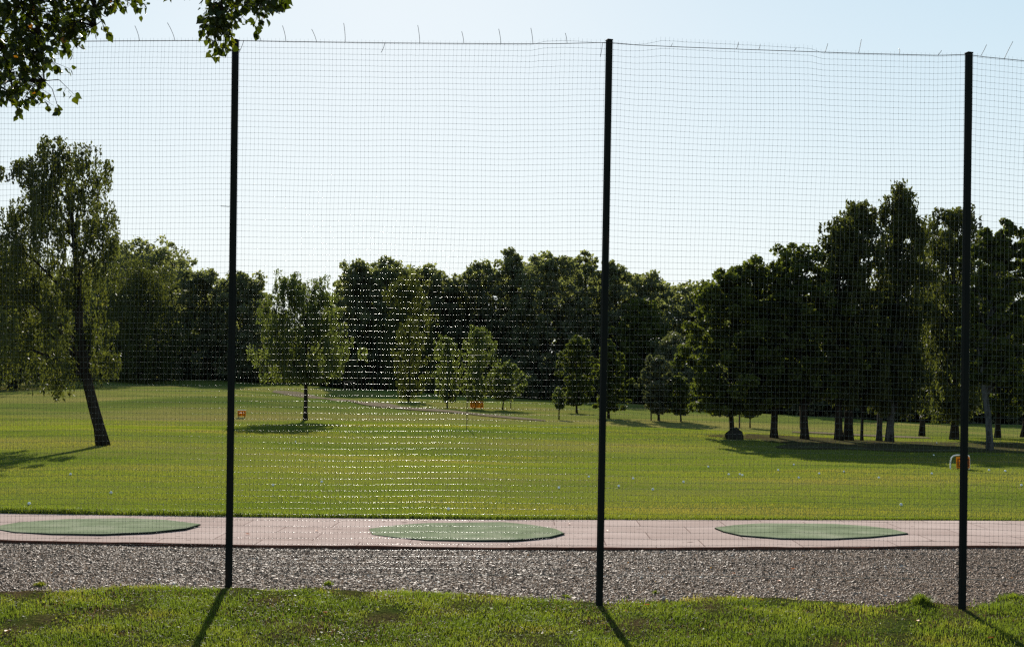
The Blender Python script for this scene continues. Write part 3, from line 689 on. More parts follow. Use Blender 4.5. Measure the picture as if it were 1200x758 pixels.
PROFILE = {
    'oval': lambda t: np.sin(np.pi * np.clip(t, 0, 1) ** 0.8) ** 0.6,
    'dome': lambda t: np.clip(1 - np.clip(t, 0, 1) ** 3.0, 0, 1) ** 0.5 * (0.72 + 0.28 * np.clip(t * 4, 0, 1)),
    'cone': lambda t: np.clip(1 - t, 0, 1) ** 0.7 * np.clip(t * 5 + 0.35, 0, 1),
    'egg': lambda t: np.sin(np.pi * np.clip(t, 0, 1) ** 0.75 * 0.93 + 0.10) ** 0.62,
    'tall': lambda t: np.sin(np.pi * np.clip(t * .90 + .08, 0, 1) ** 0.8) ** 0.5 * (1 - 0.22 * t),
}
def tree(name, label, basept, toppt, hl, hr, zc, style='round', profile='oval', leaf=0.1, n=8000, ncl=120, clr=0.14, m='oak', bark='bark',
         tr=None, cat='tree', group=None, seed=0, mid=None, hollow=0.45, stems=1, via=None, extra=None, wood_sub=3, lump=0.7):
    """basept/toppt world; hl/hr crown left/right world x; zc crown-bottom z"""
    lr = np.random.default_rng(1000 + seed)
    B = np.array(basept); T_ = np.array(toppt); H = T_[2] - B[2]
    root = empty(name, tuple(B), label, cat, group)
    top_ = T_ - B; cb = zc - B[2]; cx = (hl + hr) / 2 - B[0]; R = (hr - hl) / 2
    if tr is None: tr = 0.018 * H + 0.03
    # trunk path
    if via is None:
        k1 = np.array([cx * .35, 0, cb]) ; ctrl = [np.zeros(3), k1, np.array([cx * .8, 0, cb + (H - cb) * .45]), top_ * np.array([1, 1, .97])]
    else: ctrl = [np.zeros(3)] + [np.array(v_) - B for v_ in via] + [top_ * np.array([1, 1, .97])]
    ctrl = np.array(ctrl); zz = np.linspace(0, ctrl[-1][2], 18)
    tp = np.stack([np.interp(zz, ctrl[:, 2], ctrl[:, 0]), np.interp(zz, ctrl[:, 2], ctrl[:, 1]), zz], 1)
    tp[1:-1, :2] = (tp[:-2, :2] + tp[2:, :2] + tp[1:-1, :2]) / 3
    wig = np.cumsum(lr.normal(0, .010 * H / 6, (18, 2)), 0); wig -= wig[0]; tp[:, :2] += wig * .6
    trr = tr * (1 - zz / ctrl[-1][2]) ** 0.8 + 0.008; trr[0] *= 1.35
    tp[0, 2] -= .12
    mbw = MB(); mbw.tube(tp, trr, 8)
    cent = []
    cl_r = []
    nb = max(6, int(ncl / 7)); ga = lr.uniform(0, 6.28)
    ys = 0.95
    def trunk(z): return np.array([np.interp(z, tp[:, 2], tp[:, 0]), np.interp(z, tp[:, 2], tp[:, 1]), z])
    lob = lr.uniform(0, 6.28, 4)
    def env(az, t):
        w_ = 1.06 + lump * (0.18 * np.sin(2 * az + lob[0] + 3 * t) + 0.15 * np.sin(3 * az + lob[1] - 7 * t) + 0.10 * np.sin(13 * t + lob[2] + 3 * az))
        return PROFILE[profile](t) * R * w_
    def axis(t): return np.array([cx + (top_[0] - cx) * t ** 1.5, (top_[1]) * t, cb + (H - cb) * t])
    for i_ in range(nb):
        t = (i_ + lr.random()) / nb * 0.97; t = t ** 0.95; az = ga + i_ * 2.39996 + lr.normal(0, .25)
        ax = axis(t); e = env(az, t)
        end = ax + np.array([math.cos(az) * e, math.sin(az) * e * ys, 0]) * lr.uniform(.72, 1.0)
        z0 = max(cb * .75, ax[2] - (0.35 + .5 * lr.random()) * e - 0.08 * H); z0 = min(z0, tp[-1, 2] * .93)
        st = trunk(z0); midp = (st + end) / 2 + np.array([0, 0, 0.10 * np.linalg.norm(end - st) * (1.4 if style == 'weep' else .6)])
        tt = np.linspace(0, 1, 7)[:, None]; bp = (1 - tt) ** 2 * st + 2 * tt * (1 - tt) * midp + tt ** 2 * end
        r0 = np.interp(z0, tp[:, 2], trr) * .5
        mbw.tube(bp, np.linspace(r0, 0.008, 7), 5, cap=False)
        if lr.random() < .6:
            dr = (end - ax) / (np.linalg.norm(end - ax) + 1e-6); wp = end + dr * R * lr.uniform(.04, .13) + np.array([0, 0, lr.uniform(-.08, .05) * R])
            if wp[2] < H * 1.01: cent.append(wp); cl_r.append(clr * R * .7); mbw.tube(np.array([end, (end + wp) / 2 + [0, 0, .02], wp]), [.012, .008, .004], 3, cap=False)
        ns = 7
        for s_ in range(ns):
            u = lr.uniform(hollow, 1.0) if s_ else 1.0
            q = np.array([np.interp(u, tt[:, 0], bp[:, d_]) for d_ in range(3)])
            o_ = lr.normal(0, 1, 3) * np.array([1, 1, .8]) * R * .20 * (1 if s_ else .2)
            e2 = q + o_
            t2 = (e2[2] - cb) / max(.01, H - cb)
            if t2 > 1.0 or t2 < -0.02: e2[2] = np.clip(e2[2], cb, H * .99)
            if wood_sub and s_ < wood_sub: mbw.tube(np.array([q, (q + e2) / 2 + [0, 0, .03], e2]), [r0 * .35 + .004, .007, .004], 3, cap=False)
            cent.append(e2); cl_r.append(clr * R * lr.uniform(.65, 1.35))
    # leader top
    for s_ in range(5):
        t = lr.uniform(.86, .97); cent.append(axis(t) + lr.normal(0, .13 * R, 3)); cl_r.append(clr * R)
    if extra:
        for (e_, r_) in extra: cent.append(np.array(e_) - B); cl_r.append(r_)
    mbw.build('trunk', M[bark], root, smooth=True)
    V, rn = fibres(np.array(cent), np.array(cl_r), n, leaf, style, lr)
    npmesh('crown', V, np.arange(len(V)).reshape(-1, 4), M[m], root, rnd=rn)
    return root
def T(name, label, base_px, top_px, xl, xr, cb, D=None, **kw):
    """place by photograph: base pixel (or px + D), top pixel, crown left/right/bottom"""
    if D is None: b_ = G(*base_px)
    else: b_ = P(base_px[0], base_px[1], D); b_.z = gz(b_.x, b_.y)
    D = b_.y
    tp = P(*top_px, D); hl = P(xl, cb, D).x; hr = P(xr, cb, D).x; zc = max(P(base_px[0], cb, D).z, b_.z + .1)
    kw.setdefault('seed', int(base_px[0] * 7 + top_px[1]) % 9973)
    if 'via' in kw: kw['via'] = [P(*v_, D) for v_ in kw['via']]
    if 'extra' in kw: kw['extra'] = [(P(px_e, py_e, D + dd), r_) for (px_e, py_e, dd, r_) in kw['extra']]
    print('TREE', name, base_px, 'D=%.1f H=%.1f W=%.1f' % (D, tp.z - b_.z, hr - hl))
    return tree(name, label, b_, tp, hl, hr, zc, **kw)

# leaning birch at the left
ex = []
lr = np.random.default_rng(5)
for (a0, b0, a1, b1, k_) in [(20, 165, 60, 240, 10), (0, 240, 45, 330, 12), (-30, 250, 20, 360, 12), (45, 170, 90, 260, 10), (95, 170, 128, 270, 9), (0, 340, 80, 430, 16), (85, 300, 128, 400, 6), (70, 395, 100, 455, 3), (-30, 360, 30, 420, 8), (100, 225, 131, 262, 4), (118, 250, 132, 290, 3), (95, 345, 134, 430, 2)]:
    for _ in range(k_): ex.append((lr.uniform(a0, a1), lr.uniform(b0, b1), lr.normal(0, 1.0), lr.uniform(.22, .5)))
T('birch_tree', 'large leaning birch with a bent dark trunk at the left edge of the field', (122, 522), (70, 158), -45, 118, 418, style='weep', profile='tall', n=44000, ncl=120,
  clr=.11, leaf=.066, m='birch', tr=.135, via=[(101, 440), (93, 390), (92, 330), (84, 250)], extra=ex, hollow=.3)
T('birch_tree', 'lone birch with a slender trunk in the field, right of the left hand post', (358, 492), (350, 322), 307, 406, 434, style='weep', profile='dome', n=27000, ncl=320,
  clr=.13, leaf=.088, m='young', tr=.085, hollow=.15, lump=.15)
# far left wood
FW = 'trees of the wood beyond the field'
T('spreading_tree', 'dark forked tree with a low shadow standing behind the leaning birch', (14, 467), (20, 285), -75, 118, 448, style='weep', profile='dome', n=20000, ncl=190, clr=.17, leaf=.17, m='birch', tr=.3, D=92, group=FW)
def far(name, label, x, top_y, xl, xr, D, cb=None, m='dark', prof='dome', style='round', n=13000, leaf=.30, clr=.17, ncl=330, tx=None, bark='bark', **kw):
    bp = P(x, 460, D); z = gz(bp.x, bp.y); d = RCAM.transposed() @ (Vector((bp.x, bp.y, z)) - EYE)
    by = 379 + F * (d.y / d.z) * 1.0
    T(name, label, (x, by), (tx or x, top_y), xl - 10, xr + 10, cb or by - 7, D=D, style=style, profile=prof, n=n, leaf=leaf, clr=clr, ncl=ncl, m=m, bark=bark, group=FW, hollow=.35, wood_sub=0, lump=.6, **kw)
far('weeping_tree', 'olive weeping birch in front of the tallest dome of the left wood', 163, 303, 124, 204, 116, cb=440, m='birch', style='weep', prof='egg', n=16000, leaf=.2)
far('broadleaf_tree', 'dark domed tree, highest of the wood left of the left hand post', 172, 281, 122, 219, 128)
far('broadleaf_tree', 'tree just left of the left hand post in the dark wood', 240, 316, 208, 276, 126)
far('broadleaf_tree', 'dark tree right behind the left hand post', 284, 322, 258, 314, 122)
far('broadleaf_tree', 'dark tree filling the gap behind the leaning birch trunk', 100, 330, 60, 140, 130, n=9000)
far('broadleaf_tree', 'dark tree at the left border behind the forked tree', -40, 300, -100, 30, 130, n=9000)
far('shrub', 'low bush at the wood edge between the left post and the lone birch', 318, 425, 296, 345, 128, prof='dome', n=5000)
far('broadleaf_tree', 'distant low tree showing behind the lone birch', 345, 385, 310, 380, 150, n=6000, m='dark')
far('broadleaf_tree', 'distant low tree between the lone birch and the big round tree', 392, 372, 365, 420, 150, n=6000, m='dark')
# centre wood
far('broadleaf_tree', 'big round dark tree, first of the centre wood right of the lone birch', 425, 307, 388, 458, 122, cb=440, n=17000, tr=.35)
far('broadleaf_tree', 'dark tree with a double trunk beside the big round tree', 449, 303, 432, 486, 125, cb=440, n=11000, tr=.3, tx=452)
far('birch_tree', 'olive weeping tree of the wood right behind the slim birch with the oval shadow', 474, 318, 456, 503, 112, cb=462, style='weep', m='birch', prof='egg', n=12000, leaf=.19)
far('broadleaf_tree', 'dark tree of the wood just right of the olive weeping tree', 505, 312, 480, 535, 130)
far('broadleaf_tree', 'lower dark tree above the two young light green trees', 528, 322, 505, 552, 132, n=8000)
far('broadleaf_tree', 'dark tree left of the pointed spruce in the centre wood', 562, 306, 535, 592, 130)
far('spruce_tree', 'pointed dark spruce rising from the centre wood', 601, 293, 578, 624, 128, prof='cone', n=9000)
far('broadleaf_tree', 'broad dark tree right of the pointed spruce', 641, 298, 606, 678, 124, n=17000)
far('broadleaf_tree', 'thin topped tree just left of the middle post', 686, 292, 664, 708, 128, n=5500, clr=.13)
far('broadleaf_tree', 'dark tree right behind the middle post', 722, 307, 698, 748, 126)
far('broadleaf_tree', 'open topped tree second to the right of the middle post', 757, 316, 735, 780, 128, n=9000, clr=.18)
far('broadleaf_tree', 'olive tree in front of the wood above the grey leaved tree', 752, 352, 732, 775, 118, n=8000, m='oak')
far('broadleaf_tree', 'rounded lower tree at the right end of the centre wood', 811, 331, 780, 846, 132, n=13000)
far('broadleaf_tree', 'tree between the centre wood and the right hand grove', 848, 338, 825, 880, 138, n=8000)
far('shrub', 'pale round bush in front of the wood right of the middle post', 789, 390, 769, 805, 106, m='grey', n=6000, leaf=.18)
for i_, (x_, ty, w_) in enumerate([(890, 350, 34), (935, 345, 32), (985, 350, 36), (1040, 345, 38), (1095, 350, 36), (1150, 345, 36), (1205, 350, 38), (1265, 345, 40)]):
    far('broadleaf_tree', 'distant tree behind the right hand grove, %s' % ['seen behind the boulder tree', 'seen behind its second trunk', 'seen behind its twin trunks', 'seen behind its pale leaning trunks', 'seen left of the right hand post', 'seen right of the right hand post', 'at the right border', 'beyond the right border'][i_],
        x_, ty, x_ - w_, x_ + w_, 112, n=5500, leaf=.32)
# the mass of the wood behind the front row
def woodland():
    lr = np.random.default_rng(77); C = []; Rr = []
    sil = [(-150, 320), (60, 320), (118, 300), (140, 292), (200, 290), (222, 325), (290, 335), (312, 350), (320, 395), (385, 395), (392, 335), (405, 316), (480, 314), (520, 328), (570, 308), (640, 306), (700, 306), (735, 322), (770, 328), (800, 338), (840, 345), (880, 372), (1000, 385), (1350, 385)]
    for _ in range(2600):
        x_ = lr.uniform(-150, 1350); ty = np.interp(x_, *zip(*sil)) + 6; D = lr.uniform(136, 152) if x_ < 860 else lr.uniform(118, 132)
        bz = P(x_, 460, D); z0 = gz(bz.x, D); zt = P(x_, ty, D).z
        z_ = z0 + (zt - z0) * lr.random() ** .8
        C.append((bz.x, D, z_)); Rr.append(lr.uniform(.8, 1.7))
    V, rn = fibres(np.array(C), np.array(Rr), 150000, .55, 'round', lr)
    prop(npmesh('woodland', V, np.arange(len(V)).reshape(-1, 4), M['dark'], rnd=rn), kind='stuff')
    # undergrowth at the foot of the wood
    C = []; Rr = []
    for _ in range(900):
        x_ = lr.uniform(-150, 1350)
        if 398 < x_ < 415: continue
        D = lr.uniform(131, 136) if x_ < 860 else lr.uniform(113, 118)
        bz = P(x_, 460, D); C.append((bz.x, D, gz(bz.x, D) + lr.uniform(0.1, 3.2))); Rr.append(lr.uniform(.6, 1.1))
    V, rn = fibres(np.array(C), np.array(Rr), 60000, .42, 'round', lr)
    prop(npmesh('undergrowth', V, np.arange(len(V)).reshape(-1, 4), M['dark'], rnd=rn), kind='stuff')
woodland()

# young trees standing in the field
YG = 'young trees planted in the field'
def young(label, base_px, top_px, xl, xr, cb, m='young', prof='egg', n=7000, leaf=.1, name='young_tree', **kw):
    kw.setdefault('style', 'round')
    T(name, label, base_px, top_px, xl, xr, cb, profile=prof, n=n, leaf=leaf, m=m, ncl=240, clr=.17, lump=.45, group=YG, hollow=.15, wood_sub=1, tr=kw.pop('tr', .045), **kw)
young('pale slim birch standing over an oval shadow left of the light green young trees', (479, 470), (480, 372), 460, 500, 462, m='birch', prof='egg', n=6500, leaf=.11, style='weep', name='birch_tree')
young('small light green young tree, left one of the pair left of the orange board', (524, 478), (524, 392), 508, 541, 466, n=3600, leaf=.13, style='weep')
young('taller light green young tree right above the orange board', (556, 479), (562, 380), 539, 582, 462, n=5200, leaf=.13, style='weep')
young('short young tree with two thin stems right of the orange board', (589, 480), (592, 424), 573, 614, 466, n=3800, leaf=.12)
young('smallest thin young tree, left of the dense oval tree', (655, 491.5), (654, 455), 648, 663, 478, n=1500, leaf=.09, tr=.03)
young('dense oval dark tree standing left of the middle post', (676, 484), (677, 395), 654, 696, 472, m='oak', prof='egg', n=14000, leaf=.12, tr=.07)
young('dense pointed tree half hidden by the middle post', (713, 490), (716, 403), 694, 733, 478, m='oak', prof='egg', n=13000, leaf=.12, tr=.07)
young('grey leaved oval young tree right of the middle post', (772, 493), (769, 417), 750, 790, 482, m='grey', prof='oval', n=13000, leaf=.10, tr=.06)
young('low round green young tree between the grey leaved tree and the grove', (798, 494), (797, 440), 780, 813, 484, m='oak', prof='oval', n=6500, leaf=.1, tr=.04)
young('tiny young tree seen under the grove between its first two trunks', (879, 501), (879, 468), 868, 890, 488, m='oak', prof='oval', n=1500, leaf=.09, tr=.03)

# right-hand grove
RG = 'trees of the right hand grove'
def grove(name, label, base_px, top_px, xl, xr, cb, **kw):
    kw.setdefault('m', 'oak'); kw.setdefault('n', 14000); kw.setdefault('leaf', .11); kw.setdefault('profile', 'egg'); kw.setdefault('ncl', 300); kw.setdefault('clr', .15)
    T(name, label, base_px, top_px, xl - 5, xr + 5, cb, group=RG, hollow=.25, **kw)
grove('oak_tree', 'bushy tree with a thin trunk rising behind the boulder', (858, 512), (868, 308), 800, 905, 480, tr=.08, n=34000, ncl=300, clr=.15)
grove('oak_tree', 'second tree of the grove with a trunk leaning left', (907, 513), (912, 318), 868, 950, 470, tr=.12, n=18000)
grove('oak_tree', 'straight trunked tree third from the left in the grove', (943, 514.5), (930, 288), 896, 985, 466, tr=.13, n=18000)
grove('birch_tree', 'tree with a bent trunk, left one of the twin trunks in the grove', (983, 516), (985, 262), 948, 1012, 455, tr=.13, style='weep', m='birch', profile='tall')
grove('birch_tree', 'tall weeping tree, right one of the twin trunks in the grove', (994, 516), (1003, 230), 958, 1042, 460, tr=.15, style='weep', m='birch', profile='tall', n=24000)
grove('young_tree', 'thinnest trunk of the grove between the twin trunks and the pale ones', (1010, 516.5), (1012, 400), 994, 1030, 472, tr=.05, n=5000)
grove('birch_tree', 'pale trunked birch, upright one of the pale pair in the grove', (1030, 517), (1032, 330), 1008, 1066, 465, tr=.10, style='weep', m='birch', bark='birchbark', n=12000)
grove('birch_tree', 'tallest birch of the grove with a pale trunk leaning right', (1042, 518), (1056, 211), 1026, 1088, 470, tr=.13, style='weep', m='birch', bark='birchbark', profile='tall', n=26000, clr=.24)
grove('oak_tree', 'tree with a straight dark trunk left of the right hand post', (1080, 511), (1084, 262), 1060, 1122, 480, tr=.12, n=18000)
grove('oak_tree', 'large tree with its trunk just left of the right hand post', (1118, 515), (1112, 236), 1080, 1172, 478, tr=.15, n=26000, style='weep', m='birch')
grove('birch_tree', 'birch with a pale crooked trunk right of the right hand post', (1160, 528), (1172, 262), 1138, 1206, 445, tr=.095, bark='birchbark', n=20000, via=[(1160, 490), (1150, 440)])
grove('oak_tree', 'dark trunked tree close behind the crooked birch', (1169, 513), (1160, 300), 1130, 1215, 480, tr=.12, n=14000)
grove('oak_tree', 'tree standing on the right border of the picture', (1200, 512), (1212, 268), 1170, 1262, 478, tr=.15, n=18000)
grove('oak_tree', 'tree of the grove just beyond the right border', (1262, 516), (1262, 262), 1215, 1320, 478, tr=.15, n=14000)

# ------------------------------------------------------------------ overhanging tree, near left
def overhead():
    lr = np.random.default_rng(21)
    bx, by_ = -5.6, 8.6; B = np.array([bx, by_, gz(bx, by_)])
    root = empty('overhanging_tree', tuple(B), 'leafy branches of a near tree hanging in front of the fence, top left', 'tree')
    mb = MB(); zz = np.linspace(0, 8, 14); tp = np.stack([0.15 * np.sin(zz * .5), 0.1 * np.sin(zz * .7), zz], 1); tp[0, 2] = -.15
    mb.tube(tp, 0.17 * (1 - zz / 9) + .01, 12); mb.build('trunk', M['bark'], root, smooth=True)
    def L(p): return np.array(p) - B
    leaves = []; 
    A_ = [(-25, -60), (-25, 132), (2, 118), (12, 118), (18, 130), (28, 118), (46, 122), (55, 128), (66, 128), (60, 112), (84, 116), (62, 102), (50, 88), (52, 74), (74, 84), (60, 62), (86, 58), (112, 62), (96, 48), (104, 36), (118, 40), (128, 40), (118, 22), (140, 12), (160, 22), (170, 8), (182, -5), (182, -60)]
    B_ = [(226, -50), (228, -4), (238, 14), (232, 36), (240, 40), (248, 40), (244, 54), (250, 64), (262, 66), (268, 62), (272, 46), (280, 38), (283, 18), (292, 6), (306, 14), (312, 18), (322, 8), (336, 8), (336, -50)]
    def inside(p, poly):
        c = False; x, y = p
        for i_ in range(len(poly)):
            x1, y1 = poly[i_]; x2, y2 = poly[i_ - 1]
            if (y1 > y) != (y2 > y) and x < (x2 - x1) * (y - y1) / (y2 - y1) + x1: c = not c
        return c
    # main boughs (world), from the trunk
    def bough(pts, r0, nm='branch'):
        pts = np.array(pts, float); tt = np.linspace(0, len(pts) - 1, len(pts) * 5)
        q = np.stack([np.interp(tt, np.arange(len(pts)), pts[:, d_]) for d_ in range(3)], 1)
        for _ in range(3): q[1:-1] = (q[:-2] + q[2:] + q[1:-1]) / 3
        mb = MB(); mb.tube(q, np.linspace(r0, .004, len(q)), 6); mb.build(nm, M['bark'], root, smooth=True); return q
    top1 = L(P(-40, -150, 8.2)); b1 = bough([tp[8], top1, L(P(20, -60, 7.9)), L(P(45, 30, 7.8)), L(P(52, 95, 7.8))], .05)
    b2 = bough([tp[9], L(P(40, -190, 8.1)), L(P(90, -90, 7.7)), L(P(110, -10, 7.6)), L(P(112, 30, 7.6))], .045)
    b3 = bough([tp[7], L(P(-80, -60, 8.2)), L(P(-20, 10, 8.0)), L(P(10, 70, 8.0)), L(P(15, 110, 8.0))], .045)
    b4 = bough([tp[10], L(P(120, -260, 8.0)), L(P(220, -130, 7.7)), L(P(258, -30, 7.6)), L(P(262, 40, 7.6))], .04)
    b5 = bough([tp[11], L(P(180, -300, 8.3)), L(P(280, -150, 8.0)), L(P(305, -50, 7.8)), L(P(325, 2, 7.8))], .035)
    allb = np.vstack([b1, b2, b3, b4, b5])
    cands = []
    def add(poly, n, dens):
        xs_ = [p[0] for p in poly]; ys_ = [p[1] for p in poly]; k_ = 0
        while k_ < n:
            p = (lr.uniform(min(xs_), max(xs_)), lr.uniform(min(ys_), max(ys_)))
            if inside(p, poly) and lr.random() < dens(p): cands.append(p); k_ += 1
    add(A_, 430, lambda p: 1.0 if p[0] < 50 and p[1] < 60 else (.7 if p[0] + p[1] < 150 else .4)); add(B_, 150, lambda p: .9)
    for p in [(288, 24), (298, 30), (306, 27), (300, 36), (86, 110), (84, 60), (70, 132), (20, 132), (172, 6), (196, -2), (330, 6), (125, 38), (80, 80), (5, 108)]: cands += [p]
    add([(-200, -260), (350, -260), (350, -20), (-200, -20)], 330, lambda p: 1)
    add([(-200, -20), (-30, -20), (-30, 130), (-200, 60)], 90, lambda p: 1)
    mbt = MB()
    Vs = []; Fs = []; Rn = []; nv = 0
    for (px_c, py_c) in cands:
        D = lr.uniform(7.3, 8.3); c = L(P(px_c, py_c, D))
        d2 = ((allb - c) ** 2).sum(1) + 0.25 * (allb[:, 2] < c[2] - .02); st = allb[np.argmin(d2)]
        midp = (st + c) / 2 + np.array([0, 0, .05]); mbt.tube(np.array([st, midp, c]), [.0035, .0025, .0012], 4, cap=False)
        nl = lr.integers(4, 9)
        for _ in range(nl):
            u = lr.uniform(.55, 1.05); q = st * (1 - u) + c * u + np.array([0, 0, .1 * u * (1 - u)])
            if np.linalg.norm(q - c) > .12: q = c + (q - c) / np.linalg.norm(q - c) * .12 * lr.random()
            a = lr.normal(0, .6, 3) + np.array([.15, 0, -.9]); a /= np.linalg.norm(a); b_ = np.cross(a, lr.normal(0, 1, 3)); b_ /= np.linalg.norm(b_)
            nn = np.cross(a, b_); s = lr.uniform(.028, .066); o = q + a * .015 + lr.normal(0, .012, 3)
            prof = [(0, 0), (.18, .30), (.38, .40), (.62, .28), (.82, .12), (1, 0)]
            vv = [o]; 
            for (l_, w_) in prof[1:-1]: vv += [o + a * s * l_ + b_ * s * w_ + nn * s * .10 * (w_ / .4), o + a * s * l_ - nn * s * .05 * l_, o + a * s * l_ - b_ * s * w_ + nn * s * .10 * (w_ / .4)]
            vv += [o + a * s * 1.0 - nn * s * .08]
            Vs.append(np.array(vv)); fq = []
            ft = [[nv, nv + 1, nv + 2], [nv, nv + 2, nv + 3], [nv + 10, nv + 13, nv + 11], [nv + 11, nv + 13, nv + 12]]
            for g_ in range(3):
                k0 = nv + 1 + g_ * 3; fq += [[k0, k0 + 3, k0 + 4, k0 + 1], [k0 + 1, k0 + 4, k0 + 5, k0 + 2]]
            Fs.append((fq, ft)); Rn += [lr.beta(2, 2.2) if lr.random() > .01 else 1.0] * 14; nv += 14
            mbt.tube(np.array([q - a * .003, q + a * .008, o]), .0008, 3, cap=False)
    mbt.build('twigs', M['bark'], root)
    npmesh('leaves', np.vstack(Vs), [np.array([f for q, _ in Fs for f in q]), np.array([f for _, q in Fs for f in q])], M['near'], root, rnd=Rn)
overhead()

# ------------------------------------------------------------------ signs, stakes, bench, boulder, small things
def sign(label, px0, px1, py0, py1, base_py, cells, frame=None, brown=False, white_top=False):
    c = G((px0 + px1) / 2, base_py); D = c.y
    root = empty('distance_sign', tuple(c), label, 'sign', 'orange boards marking distances in the field')
    a = np.array(P(px0, py0, D)) - np.array(c); b_ = np.array(P(px1, py1, D)) - np.array(c)
    wd, ht = b_[0] - a[0], a[2] - b_[2]; cx, cz = (a[0] + b_[0]) / 2, (a[2] + b_[2]) / 2
    mb = MB(); mb.box((cx, 0, cz), (wd, .03, ht), bev=.008); board = mb.build('board', M['orange'], root)
    mm = MB(); cw = wd / cells
    for i_ in range(cells):
        x0 = cx - wd / 2 + cw * (i_ + .5); t_ = cw * .16
        for (ox, oz, sx_, sz_) in ((-cw * .28, 0, t_, ht * .7), (cw * .28, 0, t_, ht * .7), (0, ht * .31, cw * .4, t_ * .8), (0, -ht * .31, cw * .4, t_ * .8)):
            if cells == 3 and i_ == 2 and ox < 0: continue
            mm.box((x0 + ox, -.018, cz + oz), (sx_, .004, sz_))
    mm.build('mark', M['brownmark'], board)
    for s_ in (-1, 1):
        ml = MB(); ml.tube([(cx + s_ * wd * .36, .02, -.05), (cx + s_ * wd * .36, .02, cz)], .018, 6); ml.build('leg', M['wood'], root)
    if white_top: mt = MB(); mt.box((cx, 0, cz + ht / 2 + .02), (wd * 1.04, .05, .03), bev=.004); mt.build('top_rail', M['white'], root)
    if frame:
        pts = [np.array(P(*q, D)) - np.array(c) for q in frame]; pts = np.array(pts); pts[0][2] = -.05; pts[-1][2] = -.05
        tt = np.linspace(0, len(pts) - 1, 40); q = np.stack([np.interp(tt, np.arange(len(pts)), pts[:, d_]) for d_ in range(3)], 1); q[:, 1] += .04
        for _ in range(2): q[1:-1] = (q[:-2] + q[2:] + q[1:-1]) / 3
        mf = MB(); mf.tube(q, .013, 8); mf.build('frame', M['white'], root, smooth=True)
sign('orange board with three panels in front of the young trees in mid field', 551, 566.5, 469.5, 478, 479.5, 3)
sign('small brown orange board with a pale top edge just right of the left hand post', 278.5, 288, 481, 487.5, 489, 2, white_top=True)
sign('orange board on a white tube frame half hidden by the right hand post', 1120.5, 1136.5, 535, 548.5, 550, 2, frame=[(1114.5, 552), (1114.5, 541), (1116, 535.5), (1120, 533.2), (1130, 533), (1136.3, 533.5), (1137, 538), (1137, 552)])
def stake(label, px, y0, y1, wpx, name='wooden_stake'):
    c = G(px, y1); h = P(px, y0, c.y).z - c.z; r = wpx / 2 * c.y / F
    root = MB(); root.tube([(0, 0, -.1), (r * .2, 0, h * .5), (0, 0, h - r), (0, 0, h)], [r, r, r, r * .6], 8)
    o = root.build(name, M['wood'], None, loc=tuple(c)); prop(o, label, 'stake', 'wooden stakes beside young trees')
stake('dark wooden stake just right of the boulder tree trunk', 866.5, 466, 502, 2.0)
stake('wooden stake just left of the straight third trunk of the grove', 938, 470, 503, 2.0)
stake('stake standing left of the grey leaved young tree stem', 763, 470, 492.5, 1.6)
stake('thin stake right of the short two stemmed young tree', 598.5, 462, 478.5, 1.3)
stake('tall thin pole left of the orange board with three panels', 547, 455, 503, 1.1, 'marker_pole')
# bench by the wood
c = G(409, 457.5); root = empty('park_bench', tuple(c), 'small dark bench at the foot of the big round tree, far across the field', 'bench')
k1 = c.y / F
mb = MB(); mb.box((0, 0, .45), (15 * k1, .4, .05), bev=.01); mb.build('seat', M['wood'], root)
mb = MB(); mb.box((0, .22, .74), (15 * k1, .04, .16), bev=.01); mb.build('backrest', M['wood'], root)
for s_ in (-1, 1):
    for yy in (-.15, .17):
        mb = MB(); mb.box((s_ * 5.5 * k1, yy, .2 if yy < 0 else .38), (.07, .07, .46 if yy < 0 else .86), bev=.01); mb.build('leg', M['wood'], root)
# boulder
import bmesh
def rock(loc, sx_, sy_, sz_, seed):
    bm = bmesh.new(); bmesh.ops.create_icosphere(bm, subdivisions=4, radius=1)
    from mathutils import noise as mn
    for v_ in bm.verts:
        d = v_.co.normalized(); k0 = 1 + .22 * mn.noise(d * 1.4 + Vector((seed, 0, 0))) + .10 * mn.noise(d * 3.7 + Vector((0, seed, 0))) + .04 * mn.noise(d * 9)
        v_.co = Vector((d.x * sx_ * k0, d.y * sy_ * k0, max(-.25, d.z) * sz_ * k0))
    me = bpy.data.meshes.new('boulder'); bm.to_mesh(me); bm.free(); me.materials.append(M['rock'])
    for p in me.polygons: p.use_smooth = True
    o = bpy.data.objects.new('boulder', me); COL.objects.link(o); o.location = loc; return o
c = G(861, 514.5); k1 = c.y / F
prop(rock((c.x, c.y, c.z), 11 * k1, 8 * k1, 13 * k1, 3.1), 'rounded dark boulder at the foot of the first grove tree', 'boulder')
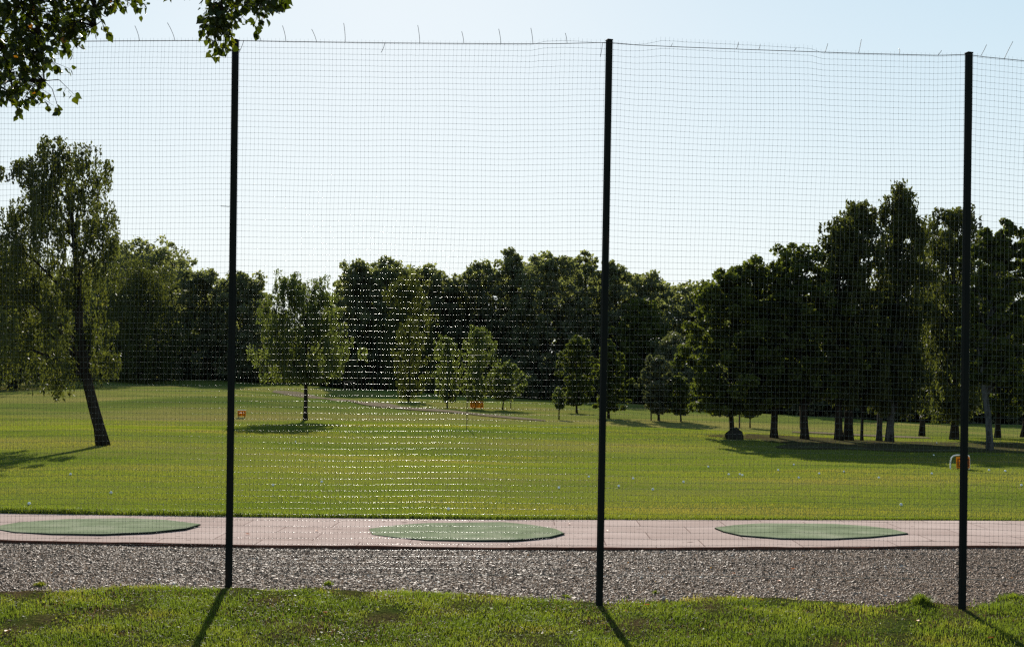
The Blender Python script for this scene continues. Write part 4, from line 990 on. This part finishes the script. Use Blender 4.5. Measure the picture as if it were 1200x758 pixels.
# golf balls
bm = bmesh.new(); bmesh.ops.create_icosphere(bm, subdivisions=3, radius=.0215); me = bpy.data.meshes.new('golf_ball'); bm.to_mesh(me); bm.free()
for p in me.polygons: p.use_smooth = True
me.materials.append(M['ball'])
lr = np.random.default_rng(9)
known = [(1092, 556), (1159, 552), (1197, 570), (867, 557), (870, 558), (854, 557), (960, 556), (989, 554), (765, 575), (725, 571), (655, 573), (742, 562), (690, 560), (1056, 593), (320, 570), (377, 566), (34, 592), (130, 579), (912, 552), (830, 548), (936, 561), (801, 566), (1030, 561), (1130, 556), (1178, 553)]
for i_ in range(6):
    py = 600 - 95 * lr.random() ** 1.1; known.append((lr.uniform(5, 1195), py))
for (bx, by_) in known:
    try: c = G(bx, by_)
    except ValueError: continue
    o = bpy.data.objects.new('golf_ball', me); COL.objects.link(o); o.location = (c.x, c.y, gz(c.x, c.y) + .024); o.rotation_euler = (lr.random() * 6, lr.random() * 6, 0)
    prop(o, 'white golf ball lying in the mown grass of the field', 'golf ball', 'golf balls scattered over the field')
# fallen leaves
def fallen(px, py, where, s=.028, dz=.0):
    c = G(px, py, dz); a = lr.uniform(0, 6.28); ca, sa = math.cos(a), math.sin(a)
    pr = [(-1, 0, 0), (-.4, .5, .25), (.2, .55, .3), (1, 0, .15), (.2, -.55, .28), (-.4, -.5, .2), (0, 0, .02)]
    V = np.array([[(x_ * ca - y_ * sa) * s, (x_ * sa + y_ * ca) * s, z_ * s + .006] for x_, y_, z_ in pr])
    o = npmesh('fallen_leaf', V, [np.array([[i_, (i_ + 1) % 6, 6] for i_ in range(6)])], M['fallen'], rnd=np.full(7, lr.random()), loc=tuple(c))
    prop(o, where, 'leaf', 'dry fallen leaves')
fallen(929, 667, 'reddish dry leaf on the gravel right below the right hand mat', dz=.012)
fallen(913, 681, 'lower reddish dry leaf on the gravel below the right hand mat', dz=.012)
fallen(860, 672, 'small brown leaf on the gravel midway between the middle and right posts', .02, .012)
fallen(758, 709, 'orange leaf in the grass just right of the middle post shadow', dz=.06)
fallen(874, 714, 'orange brown leaf at the grass edge left of the tall tuft', dz=.06)
fallen(880, 744, 'bright orange leaf low in the grass between middle and right posts', dz=.06)
fallen(1075, 728, 'orange leaf in the grass below the tallest tuft', dz=.06)
fallen(1161, 748, 'orange leaf in the grass in the lower right corner', dz=.06)
fallen(381, 718, 'red brown leaf in the grass right of the left hand post', dz=.06)
fallen(8, 740, 'dark red leaf in the grass in the lower left corner', dz=.06)
fallen(290, 626, 'brown leaf on the pink path right behind the left hand post', .03, .04)
fallen(371, 622, 'brown leaf on the pink path left of the middle mat', .03, .04)
fallen(711, 622, 'brown leaf on the pink path right behind the middle post', .03, .04)
fallen(667, 614, 'curled leaf on the pink path at the right tip of the middle mat', .03, .04)
